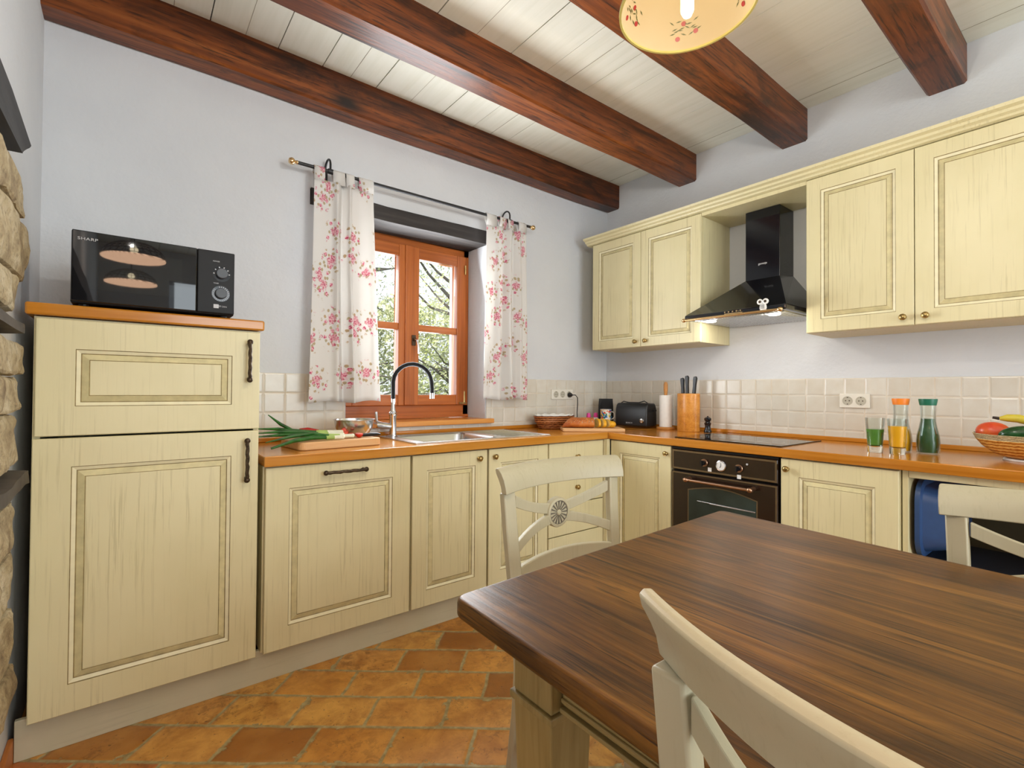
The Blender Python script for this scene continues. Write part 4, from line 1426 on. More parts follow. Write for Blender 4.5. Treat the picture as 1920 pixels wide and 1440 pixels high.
for k in range(5):
    mb.box(-0.010, 0.010, -0.0098, -0.0085, 0.008 + k * 0.0045, 0.0095 + k * 0.0045)
obj('markings', mb, 'antique', ow)

# ================================================================== MICROWAVE
mw = thing('microwave', 'black microwave oven on top of the tall cupboard', 'microwave', (-3.166, 0, 1.4082))
MW_, MH = 0.450, 0.238
MF = -0.575
mb = MB().box(0.0, MW_, MF + 0.014, -0.22, 0.008, MH)
obj('body', mb, 'black_satin', mw, bevel=0.004)
for a_, b_ in ((0.03, MF + 0.05), (MW_ - 0.03, MF + 0.05), (0.03, -0.26), (MW_ - 0.03, -0.26)):
    obj('foot', MB().lathe([(0.011, 0.0), (0.013, 0.008)], 12, (a_, b_, 0)), 'black_plastic', mw)
mb = MB().box(0.002, 0.332, MF, MF + 0.0135, 0.012, MH - 0.002)
md = obj('door', mb, 'black_glass', mw, bevel=0.003)
mb = MB().box(0.046, 0.290, MF - 0.0008, MF - 0.0001, 0.052, 0.186)
obj('door_window', mb, 'mw_window', md)
lettering('brand_lettering', 'SHARP', 0.0125, 'print_grey', md, (0.040, MF - 0.0008, 0.2095), (radians(90), 0, 0), 1.05, 1.3)
mb = MB().box(0.334, MW_ - 0.001, MF + 0.001, MF + 0.0135, 0.012, MH - 0.002)
mp_ = obj('control_panel', mb, 'black_satin', mw, bevel=0.003)
for kx, kz, kind in ((0.408, 0.1555, 0), (0.406, 0.0835, 1)):
    T = Matrix.Translation((kx, MF + 0.001, kz)) @ Matrix.Rotation(radians(90), 4, 'X')
    mb = MB().at(T).lathe([(0.0285, 0), (0.0285, 0.0008), (0, 0.0008)], 40, mi=1)
    mb.lathe([(0.0195, 0.0008), (0.0185, 0.014), (0.0165, 0.016), (0, 0.016)], 40, mi=0)
    kb = obj('dial', mb, ['knob_grey', 'black_gloss'], mp_, smooth=True, angle=30)
    mb = MB()
    nt = 22 if kind else 6
    for i in range(nt):
        a_ = radians(100 - (330 / nt) * i) if kind else radians(180 - 36 * i)
        c_x, c_z = kx + cos(a_) * 0.0240, kz + sin(a_) * 0.0240
        w_, l_ = (0.0008, 0.0028) if kind else (0.0018, 0.0022)
        T2 = Matrix.Translation((c_x, MF - 0.0002, c_z)) @ Matrix.Rotation(-a_, 4, 'Y')
        mb.at(T2).box(-l_, l_, -0.0004, 0.0003, -w_, w_)
    obj('dial_marks', mb, 'print_grey', kb)
lettering('panel_lettering', 'POWER', 0.0062, 'print_grey', mp_, (0.391, MF - 0.0000, 0.1985), (radians(90), 0, 0))
lettering('panel_lettering', 'TIMER', 0.0062, 'print_grey', mp_, (0.391, MF - 0.0000, 0.1195), (radians(90), 0, 0))
lettering('panel_lettering', '20 Litre', 0.0085, 'print_grey', mp_, (0.412, MF - 0.0000, 0.0375), (radians(90), 0, 0))
mb = MB().box(0.384, 0.400, MF - 0.0002, MF + 0.0008, 0.030, 0.044)
obj('panel_print', mb, 'print_grey', mp_)

# ================================================================== SINK, TAP, HOB
sk = thing('sink', 'stainless steel inset sink with drainer under the window', 'sink', ((SX0 + SX1) / 2, (SY0 + SY1) / 2, ZC))
ox, oy = (SX0 + SX1) / 2, (SY0 + SY1) / 2
mb = MB()
t_ = 0.0045
x0, x1, y0, y1 = SX0 - ox, SX1 - ox, SY0 - oy, SY1 - oy
bx0, bx1, by0, by1 = BX0 - ox, BX1 - ox, BY0 - oy, BY1 - oy
mb.box(x0, bx0, y0, y1, 0.0003, t_)
mb.box(bx1, x1, y0, y1, 0.0003, t_)
mb.box(bx0, bx1, y0, by0, 0.0003, t_)
mb.box(bx0, bx1, by1, y1, 0.0003, t_)
obj('rim', mb, 'steel', sk)
mb = MB()
q = 0.020
D_ = -0.16
pts_t = rrect(bx0, bx1, by0, by1, 0.05)
rings = [([(a_, b_) for a_, b_ in rrect(bx0, bx1, by0, by1, 0.050)], t_ + 0.0006), ([(a_, b_) for a_, b_ in rrect(bx0 + 0.006, bx1 - 0.006, by0 + 0.006, by1 - 0.006, 0.05)], -0.004),
         ([(a_, b_) for a_, b_ in rrect(bx0 + 0.014, bx1 - 0.014, by0 + 0.014, by1 - 0.014, 0.05)], D_ + 0.03), ([(a_, b_) for a_, b_ in rrect(bx0 + 0.045, bx1 - 0.045, by0 + 0.045, by1 - 0.045, 0.04)], D_)]
v, f = [], []
n_ = len(rings[0][0])
for pts, z_ in rings:
    v += [(a_, b_, z_) for a_, b_ in pts]
for i in range(len(rings) - 1):
    for k in range(n_):
        f.append((i * n_ + k, i * n_ + (k + 1) % n_, (i + 1) * n_ + (k + 1) % n_, (i + 1) * n_ + k))
f.append(tuple((len(rings) - 1) * n_ + k for k in range(n_)))
mb.add(v, f)
obj('basin', mb, 'steel', sk, smooth=True)
mb = MB().at(Matrix.Translation(((bx0 + bx1) / 2, (by0 + by1) / 2, D_))).lathe([(0.038, 0.0008), (0.036, 0.004), (0.02, 0.003), (0, 0.003)], 24)
obj('strainer', mb, 'chrome', sk, smooth=True)
mb = MB()
for i in range(9):
    yy = y0 + 0.06 + i * 0.040
    mb.tube([(bx1 + 0.07, yy, t_ - 0.0005), (x1 - 0.05, yy, t_ - 0.0005)], 0.0035, 6)
mb.tube([(x0 + 0.005, y0 + 0.005, t_), (x1 - 0.005, y0 + 0.005, t_), (x1 - 0.005, y1 - 0.005, t_), (x0 + 0.005, y1 - 0.005, t_), (x0 + 0.005, y0 + 0.005, t_)], 0.0022, 6)
obj('drainer_ribs', mb, 'steel', sk, smooth=True)

tp = thing('kitchen_tap', 'chrome kitchen tap with black arched hose spout behind the sink', 'tap', (-1.872, -0.098, ZC + 0.0046))
mb = MB().lathe([(0.026, 0), (0.026, 0.004), (0.0195, 0.007), (0.0195, 0.105), (0.022, 0.112), (0.022, 0.128), (0.016, 0.134), (0.0115, 0.16), (0.0105, 0.205), (0.0, 0.206)], 24)
obj('body', mb, 'chrome', tp, smooth=True, angle=30)
mb = MB()
pts = [(0, 0, 0.203), (0, 0, 0.245), (0.0, 0, 0.285)]
R_ = 0.105
for i in range(13):
    a_ = pi - pi * i / 12
    pts.append((R_ + R_ * cos(a_), -0.004 * i, 0.300 + 0.098 * sin(a_)))
pts += [(2 * R_ + 0.003, -0.050, 0.262), (2 * R_ + 0.003, -0.050, 0.235)]
mb.tube(pts, 0.0118, 14)
obj('hose_spout', mb, 'rubber', tp, smooth=True, label='black flexible spout')
mb = MB().tube([(2 * R_ + 0.003, -0.050, 0.236), (2 * R_ + 0.003, -0.050, 0.205)], [0.0130, 0.0125], 14)
obj('nozzle', mb, 'chrome', tp, smooth=True, angle=40)
mb = MB().tube([(-0.015, 0, 0.055), (-0.085, -0.004, 0.066)], [0.0155, 0.0175], 14)
mb.tube([(-0.085, -0.004, 0.066), (-0.100, -0.005, 0.068)], [0.019, 0.019], 14)
mb.tube([(-0.094, -0.005, 0.075), (-0.098, -0.006, 0.135)], [0.0085, 0.0075], 10)
obj('lever', mb, 'chrome', tp, smooth=True, angle=40)

hb_ = thing('induction_hob', 'black glass induction hob set in the worktop over the oven', 'hob', (-0.345, -1.303, ZC))
mb = MB().box(-0.252, 0.232, -0.285, 0.285, 0.0004, 0.0055)
obj('glass_plate', mb, 'black_glass', hb_, bevel=0.0015)
def ring(cx, cy, r, z, w=0.0009, seg=48):
    mb = MB()
    v, f = [], []
    for k in range(seg):
        a_ = 2 * pi * k / seg
        v += [(cx + (r - w) * cos(a_), cy + (r - w) * sin(a_), z), (cx + (r + w) * cos(a_), cy + (r + w) * sin(a_), z)]
    for k in range(seg):
        k2 = (k + 1) % seg
        f.append((2 * k, 2 * k + 1, 2 * k2 + 1, 2 * k2))
    obj('zone_mark', mb.add(v, f), 'print_grey', hb_)
for cx_, cy_, r_ in ((-0.09, -0.14, 0.085), (-0.09, 0.14, 0.07), (0.11, -0.14, 0.07), (0.11, 0.14, 0.095)):
    ring(cx_, cy_, r_, 0.0058)

# ================================================================== SOCKETS
def socket(name, label, loc, rz, n, w, h_, plug=False):
    t_ = thing(name, label, 'socket', loc, rz, None)
    mb = MB().box(-w / 2, w / 2, -0.011, 0.0, -h_ / 2, h_ / 2)
    pl = obj('plate', mb, 'socket', t_, bevel=0.003)
    step = h_ * 0.86 if n == 3 else 0.060
    for i in range(n):
        cx = (i - (n - 1) / 2) * (w / (n + 0.25))
        T = Matrix.Translation((cx, -0.011, 0)) @ Matrix.Rotation(radians(90), 4, 'X')
        mb = MB().at(T).lathe([(0.0235, 0.0002), (0.0235, 0.002), (0.0205, 0.002), (0.0195, 0.0006), (0, 0.0006)], 24, mi=0)
        mb.at(None)
        for s_ in (-1, 1):
            mb.at(Matrix.Translation((cx + s_ * 0.0085, -0.0118, 0)) @ Matrix.Rotation(radians(90), 4, 'X')).lathe([(0.003, 0), (0.003, 0.0006), (0, 0.0006)], 10, mi=1)
        for s_ in (-1, 1):
            mb.at(None).box(cx - 0.003, cx + 0.003, -0.0126, -0.0116, s_ * 0.0175 - 0.0018, s_ * 0.0175 + 0.0018, mi=1)
        obj('outlet', mb, ['socket_dark', 'antique'], t_, smooth=True, angle=30)
    return t_
s3 = socket('wall_socket', 'ivory triple wall socket left of the corner with a black plug', (-0.505, -0.0085, 1.121), 0, 3, 0.215, 0.072)
socket('wall_socket', 'ivory double wall socket on the tiles right of the hob', (-0.0085, -1.708, 1.106), radians(-90), 2, 0.135, 0.074)
pc = thing('power_cable', 'black plug and cable hanging from the triple socket', 'cable', (-0.440, -0.022, 1.117))
mb = MB().lathe([(0.0, 0), (0.018, 0.001), (0.019, 0.010), (0.012, 0.024), (0.006, 0.034), (0, 0.035)], 18)
mb.v = [Vector((p.x, -p.z, p.y)) for p in mb.v]
obj('plug', mb, 'black_plastic', pc, smooth=True, angle=50)
mb = MB().tube([(0, -0.030, 0), (0.02, -0.045, 0.0), (0.045, -0.042, -0.02), (0.055, -0.034, -0.07), (0.056, -0.028, -0.13), (0.062, -0.024, -0.175), (0.075, -0.030, -0.205)], 0.0034, 8)
obj('cord', mb, 'black_plastic', pc, smooth=True)
mb = MB().box(-0.905, -0.885, -0.012, -0.0, 1.425, 1.470)
tag(obj('curtain_hook_plate', mb, 'print_grey', bevel=0.002), 'tiny grey wall fitting beside the right curtain', 'wall fitting')

# ================================================================== CURTAINS
rod = thing('curtain_rod', 'black curtain rod with brass end knobs over the window', 'curtain rod', (-1.635, -0.090, 2.258))
HL = 0.745
mb = MB().tube([(-HL, 0, 0), (HL, 0, 0)], 0.0085, 12)
obj('pole', mb, 'iron', rod, smooth=True)
for s_ in (-1, 1):
    T = Matrix.Translation((s_ * HL, 0, 0)) @ Matrix.Rotation(radians(90 * s_), 4, 'Y')
    mb = MB().at(T).lathe([(0.0, -0.002), (0.010, 0.0), (0.010, 0.006), (0.006, 0.010), (0.010, 0.014), (0.016, 0.022), (0.017, 0.030), (0.012, 0.040), (0, 0.043)], 18)
    obj('finial', mb, 'gold', rod, smooth=True, angle=60)
for x_ in (-2.222 + 1.635, -1.062 + 1.635):
    mb = MB()
    pts = [(x_, 0.078, -0.02), (x_, 0.076, 0.03)]
    for i in range(9):
        a_ = radians(170 - 185 * i / 8)
        pts.append((x_, 0.038 + 0.040 * cos(a_) * -1 * -1, 0.040 + 0.036 * sin(a_)))
    pts = [(x_, 0.084, -0.015), (x_, 0.082, 0.02)] + [(x_, 0.042 + 0.042 * cos(radians(10 + 165 * i / 9)), 0.035 + 0.040 * sin(radians(10 + 165 * i / 9))) for i in range(10)] + [(x_, 0.0, 0.012)]
    mb.tube(pts, 0.0052, 10)
    mb.tube([(x_ - 0.012, 0, 0), (x_ + 0.012, 0, 0)], 0.0135, 12)
    mb.box(x_ - 0.012, x_ + 0.012, 0.084, 0.0895, -0.035, 0.035)
    obj('bracket', mb, 'iron', rod, smooth=True, angle=50)
def curtain(name, label, x0t, x1t, x0b, x1b, zb, folds, seed, tabs):
    random.seed(seed)
    t_ = thing(name, label, 'curtain', ((x0t + x1t) / 2, -0.090, 2.25), 0, 'rose print window curtains')
    ox_ = (x0t + x1t) / 2
    nu, nv = 120, 40
    zt = 2.200
    ph = [random.uniform(0, 6.28) for _ in range(4)]
    v, f, uvs = [], [], []
    def fold(u):
        s_ = 0
        for c, w, a in folds:
            s_ += a * math.exp(-((u - c) / w) ** 2)
        return s_
    for j in range(nv + 1):
        t = j / nv
        z = zt + (zb - zt) * t
        for i in range(nu + 1):
            u = i / nu
            xa = x0t + (x1t - x0t) * u
            xb = x0b + (x1b - x0b) * u
            e = t ** 1.3
            x = xa + (xb - xa) * e
            y = -0.012 - fold(u) * (0.75 + 0.55 * t) - 0.006 * sin(u * 21 + ph[0] + t * 1.2) * (0.3 + t)
            x += 0.004 * sin(z * 5 + ph[1]) * sin(u * 9)
            v.append((x - ox_, y, z - 2.25 + 0.006 * sin(u * 11 + ph[2]) * (t if t > 0.95 else 0)))
            uvs.append((u * 0.62 + seed * 0.37, z))
    for j in range(nv):
        for i in range(nu):
            a = j * (nu + 1) + i
            f.append((a, a + 1, a + nu + 2, a + nu + 1))
    mb = MB().add(v, f)
    o = obj('panel', mb, 'curtain', t_, smooth=True, angle=180)
    me = o.data
    lay = me.uv_layers.new(name='UVMap')
    for lp in me.loops:
        co_ = me.vertices[lp.vertex_index].co
        # cloth coordinate: follows the fold, not the flat projection
        tt = max(0.0, min(1.0, (zt - 2.25 - co_.z) / (zt - zb))) ** 1.3
        xa_ = x0t + (x0b - x0t) * tt - ox_
        xb_ = x1t + (x1b - x1t) * tt - ox_
        lay.data[lp.index].uv = ((co_.x - xa_) / (xb_ - xa_) * 0.46 + seed * 0.41, co_.z)
    so = o.modifiers.new('solid', 'SOLIDIFY')
    so.thickness = 0.0016
    # tabs looped over the rod
    for ta, tb in tabs:
        xa = x0t + (x1t - x0t) * ta - ox_
        xb = x0t + (x1t - x0t) * tb - ox_
        pr = [(-0.014 - fold((ta + tb) / 2) * 0.6, -0.058), (-0.0165, -0.02), (-0.0150, 0.006), (-0.009, 0.018), (0.001, 0.0225), (0.011, 0.018), (0.0150, 0.006), (0.010, -0.02), (-0.006, -0.058)]
        v2, f2 = [], []
        for yy, zz in pr:
            v2 += [(xa, yy, zz), (xb, yy, zz)]
        for i in range(len(pr) - 1):
            f2.append((2 * i, 2 * i + 1, 2 * i + 3, 2 * i + 2))
        tb_ = obj('tab', MB().add(v2, f2), 'curtain', t_, smooth=True, angle=180)
        lay = tb_.data.uv_layers.new(name='UVMap')
        for lp in tb_.data.loops:
            co_ = tb_.data.vertices[lp.vertex_index].co
            lay.data[lp.index].uv = (co_.x * 1.35 + seed * 0.41, co_.z + co_.y)
        so = tb_.modifiers.new('solid', 'SOLIDIFY')
        so.thickness = 0.0016
    return t_
curtain('curtain', 'rose print curtain hanging left of the window over the tiles', -2.305, -1.998, -2.322, -1.942, 1.084,
        [(0.36, 0.05, 0.030), (0.47, 0.03, -0.020), (0.56, 0.035, 0.034), (0.14, 0.12, 0.010), (0.85, 0.12, 0.008)], 1, [(0.0, 0.17), (0.30, 0.50), (0.52, 0.66), (0.74, 1.0)])
curtain('curtain', 'rose print curtain hanging right of the window near the corner', -1.255, -0.932, -1.276, -0.912, 1.090,
        [(0.30, 0.06, 0.012), (0.44, 0.035, -0.020), (0.55, 0.05, 0.030), (0.68, 0.035, -0.022), (0.80, 0.05, 0.028)], 2, [(0.0, 0.24), (0.32, 0.48), (0.52, 0.66), (0.80, 1.0)])

# ================================================================== TABLE
TZ = 0.770
tb = thing('dining_table', 'large dark stained oak table top on scrubbed cream legs', 'table', (-2.06, -2.70, 0))
def tl(x, y):
    return (x + 2.06, y + 2.70)
corners = [(-2.545, -1.838), (-1.512, -1.792), (-1.632, -3.62), (-2.585, -3.62)]
def rounded(poly, r, n=6):
    out = []
    m_ = len(poly)
    for i in range(m_):
        p = Vector(poly[i] + (0,)) if len(poly[i]) == 2 else Vector(poly[i])
        a = (Vector((*poly[i - 1], 0)) - p).normalized()
        b = (Vector((*poly[(i + 1) % m_], 0)) - p).normalized()
        p0, p1 = p + a * r, p + b * r
        for k in range(n + 1):
            t = k / n
            q = p0 * (1 - t) ** 2 + p * 2 * t * (1 - t) + p1 * t * t
            out.append((q.x, q.y))
    return out
poly = rounded([tl(*c) for c in corners], 0.030)
# gently uneven outline on the long sides
mb = MB().prism(poly, TZ - 0.036, TZ, 'z')
obj('table_top', mb, 'table', tb, bevel=0.009, seg=4, smooth=True, angle=50)
lg = 0.095
lx = [(-2.484, -1.947 - lg), (-1.655, -1.947 - lg), (-2.500, -3.50), (-1.745, -3.50)]
for (x_, y_) in lx:
    a_, b_ = tl(x_, y_)
    mb = MB()
    mb.prism([(a_, b_), (a_ + lg, b_), (a_ + lg, b_ + lg), (a_, b_ + lg)], 0.630, TZ - 0.0365)
    mb.box(a_ - 0.006, a_ + lg + 0.006, b_ - 0.006, b_ + lg + 0.006, 0.616, 0.630)
    t0 = 0.018
    v = [(a_, b_, 0.616), (a_ + lg, b_, 0.616), (a_ + lg, b_ + lg, 0.616), (a_, b_ + lg, 0.616),
         (a_ + t0, b_ + t0, 0), (a_ + lg - t0, b_ + t0, 0), (a_ + lg - t0, b_ + lg - t0, 0), (a_ + t0, b_ + lg - t0, 0)]
    mb.add(v, [(0, 1, 2, 3), (7, 6, 5, 4), (0, 4, 5, 1), (1, 5, 6, 2), (2, 6, 7, 3), (3, 7, 4, 0)])
    obj('leg', mb, 'table_cream', tb, bevel=0.003)
def rail(p, q, mat_, off):
    (x0, y0), (x1, y1) = tl(*p), tl(*q)
    mb = MB()
    mb.bar([(x0, y0, 0.688), (x1, y1, 0.688)], 0.022, 0.090, side=off)
    mb.bar([(x0, y0, 0.652), (x1, y1, 0.652)], 0.030, 0.008, side=off)
    mb.bar([(x0, y0, 0.638), (x1, y1, 0.638)], 0.036, 0.008, side=off)
    obj('apron', mb, mat_, tb, bevel=0.002)
rail((-2.452, -2.046), (-2.462, -3.408), 'table_apron', (1, 0, 0))
rail((-1.592, -2.046), (-1.683, -3.408), 'table_apron', (1, 0, 0))
rail((-2.386, -1.975), (-1.658, -1.975), 'table_cream', (0, 1, 0))
rail((-2.402, -3.47), (-1.748, -3.47), 'table_cream', (0, 1, 0))

# ================================================================== CHAIRS
def make_chair(label):
    """local: faces -y, back rest at +y, origin on the floor under the seat"""
    t_ = thing('dining_chair', label, 'chair', (0, 0, 0), 0, 'cream dining chairs with wheel medallion backs')
    hw = 0.250
    def by(x, z):       # curved plan and raked profile of the back
        s_ = 0.060 * (1 - (x / hw) ** 2)
        k = max(0.0, (z - 0.45) / 0.48)
        return 0.190 + 0.030 * k ** 1.2 + s_ * min(1.0, 0.35 + k) + (max(0, z - 0.86) / 0.07) ** 2 * 0.018
    # top rail: curved board with a rolled top edge
    n = 28
    v, f = [], []
    sec = [(0.000, 0.860), (0.000, 0.880), (0.000, 0.900), (0.003, 0.918), (0.009, 0.928), (0.018, 0.930), (0.028, 0.926), (0.031, 0.914), (0.027, 0.895), (0.024, 0.880), (0.023, 0.860)]
    for i in range(n + 1):
        x = -hw + 2 * hw * i / n
        for dy, z in sec:
            v.append((x * (1 + 0.02 * (z - 0.86) / 0.07), by(x, z) + dy, z))
    m_ = len(sec)
    for i in range(n):
        for k in range(m_):
            k2 = (k + 1) % m_
            f.append((i * m_ + k, i * m_ + k2, (i + 1) * m_ + k2, (i + 1) * m_ + k))
    f.append(tuple(range(m_)))
    f.append(tuple(n * m_ + k for k in range(m_)))
    obj('top_rail', MB().add(v, f), 'chair_cream', t_, smooth=True, angle=40, bevel=0.0025)
    px = 0.205
    # back posts carried down as the rear legs
    for s_ in (-1, 1):
        pts, ws, hs = [], [], []
        for z in (0.0, 0.12, 0.25, 0.38, 0.46, 0.56, 0.66, 0.76, 0.860):
            if z < 0.46:
                y = 0.197 + 0.055 * ((0.46 - z) / 0.46) ** 1.5
            else:
                y = by(px, z) + 0.013
            pts.append((s_ * (px + (0.018 * (z - 0.46) / 0.4 if z > 0.46 else 0)), y, z))
            ws.append(0.024)
            hs.append(0.040 if z > 0.3 else 0.034)
        mb = MB().bar(pts, ws, hs, side=(0, 1, 0))
        obj('back_post', mb, 'chair_cream', t_, bevel=0.004, smooth=True, angle=35)
    # crossing curved slats
    def slat(pfun, x0, x1):
        pts, v, f = [], [], []
        n = 16
        for i in range(n + 1):
            t = i / n
            x = x0 + (x1 - x0) * t
            zc = pfun(t)
            hgt = 0.017 - 0.002 * sin(pi * t)
            for dy, dz in ((0.005, -1), (0.005, 1), (0.019, 1), (0.019, -1)):
                v.append((x, by(x, zc) + dy, zc + dz * hgt))
        for i in range(n):
            for k in range(4):
                k2 = (k + 1) % 4
                f.append((i * 4 + k, i * 4 + k2, (i + 1) * 4 + k2, (i + 1) * 4 + k))
        f.append((0, 1, 2, 3))
        f.append((4 * n, 4 * n + 1, 4 * n + 2, 4 * n + 3))
        obj('cross_slat', MB().add(v, f), 'chair_cream', t_, bevel=0.002)
    zt_, zm, zb_ = 0.832, 0.766, 0.700
    X_ = 0.198
    # upper pair sags to the medallion, lower pair rises to it
    slat(lambda t: zt_ + (zm + 0.012 - zt_) * (1 - (1 - t) ** 1.7), -X_, 0.0)
    slat(lambda t: zt_ + (zm + 0.012 - zt_) * (1 - t ** 1.7), 0.0, X_)
    slat(lambda t: zb_ + (zm - 0.014 - zb_) * (1 - (1 - t) ** 1.7), -X_, 0.0)
    slat(lambda t: zb_ + (zm - 0.014 - zb_) * (1 - t ** 1.7), 0.0, X_)
    # medallion with a carved wheel
    yc = by(0, zm) + 0.012
    T = Matrix.Translation((0, yc, zm)) @ Matrix.Rotation(radians(90), 4, 'X')
    mb = MB().at(T).lathe([(0, -0.012), (0.043, -0.012), (0.047, -0.008), (0.047, 0.008), (0.045, 0.012), (0.038, 0.0135), (0.036, 0.010), (0, 0.010)], 36, mi=0)
    md_ = obj('medallion', mb, ['chair_cream'], t_, smooth=True, angle=35)
    mb = MB()
    for k in range(16):
        a_ = 2 * pi * k / 16
        mb.at(T @ Matrix.Rotation(a_, 4, 'Z')).add([(0.008, -0.0006, 0.0118), (0.035, -0.0024, 0.0118), (0.035, 0.0024, 0.0118), (0.008, 0.0006, 0.0118),
                                                  (0.008, -0.0006, 0.0095), (0.035, -0.0024, 0.0095), (0.035, 0.0024, 0.0095), (0.008, 0.0006, 0.0095)],
                                                 [(0, 1, 2, 3), (7, 6, 5, 4), (0, 4, 5, 1), (1, 5, 6, 2), (2, 6, 7, 3), (3, 7, 4, 0)])
    mb.at(T).lathe([(0.0352, 0.0095), (0.0352, 0.0118), (0.0368, 0.0118), (0.0368, 0.0095)], 36, close=True)
    obj('wheel_carving', mb, 'glaze_grey', md_)
    mb = MB().at(T).lathe([(0.009, 0.009), (0.009, 0.012), (0.006, 0.0150), (0, 0.0160)], 16)
    obj('hub', mb, 'chair_cream', md_, smooth=True)
    # lower rail, slightly arched
    v, f = [], []
    n = 14
    for i in range(n + 1):
        x = -X_ + 2 * X_ * i / n
        zc = 0.628 + 0.014 * (1 - (x / X_) ** 2)
        for dy, dz in ((0.003, -0.022), (0.003, 0.020), (0.021, 0.020), (0.021, -0.022)):
            v.append((x, by(x, 0.628) + dy, zc + dz))
    for i in range(n):
        for k in range(4):
            k2 = (k + 1) % 4
            f.append((i * 4 + k, i * 4 + k2, (i + 1) * 4 + k2, (i + 1) * 4 + k))
    f += [(0, 1, 2, 3), (4 * n, 4 * n + 1, 4 * n + 2, 4 * n + 3)]
    obj('lower_rail', MB().add(v, f), 'chair_cream', t_, bevel=0.003)
    # seat frame, woven seat, front legs, stretchers
    mb = MB()
    mb.box(-0.225, 0.225, -0.212, -0.190, 0.400, 0.448)
    mb.box(-0.180, 0.180, 0.186, 0.205, 0.400, 0.448)
    for s_ in (-1, 1):
        mb.bar([(s_ * 0.208, -0.190, 0.424), (s_ * 0.190, 0.186, 0.424)], 0.022, 0.048, side=(1, 0, 0))
    obj('seat_frame', mb, 'chair_cream', t_, bevel=0.003)
    mb = MB().prism([(-0.232, -0.222), (0.232, -0.222), (0.218, 0.168), (-0.218, 0.168)], 0.4485, 0.468)
    obj('seat', mb, 'rush', t_, bevel=0.008, seg=3, label='woven rush seat')
    for s_ in (-1, 1):
        mb = MB().bar([(s_ * 0.206, -0.190, 0.399), (s_ * 0.206, -0.190, 0.2), (s_ * 0.206, -0.192, 0.0)], [0.040, 0.036, 0.028], [0.040, 0.036, 0.028], side=(1, 0, 0))
        obj('front_leg', mb, 'chair_cream', t_, bevel=0.003)
        mb = MB().bar([(s_ * 0.206, -0.170, 0.16), (s_ * 0.204, 0.195, 0.16)], 0.016, 0.024, side=(1, 0, 0))
        obj('stretcher', mb, 'chair_cream', t_, bevel=0.002)
    return t_
M['glaze_grey'] = simple('grey_brown_carving_glaze', (0.13, 0.11, 0.085, 1), 0.6)
c1 = make_chair('cream chair at the table end, in front of the drawer cupboard')
c1.location = (-1.947, -1.765, 0)
c2 = copy_tree(c1)
c2.location = (-1.712, -2.578, 0)
c2.rotation_euler = (0, 0, radians(-90))
c2['label'] = 'cream chair on the far side of the table before the open unit'
c3 = copy_tree(c1)
c3.location = (-2.370, -2.583, 0)
c3.scale = (1, 1, 1.018)
c3.rotation_euler = (0, 0, radians(84))
c3['label'] = 'cream chair nearest the viewer, its curved back cut by the lower edge'

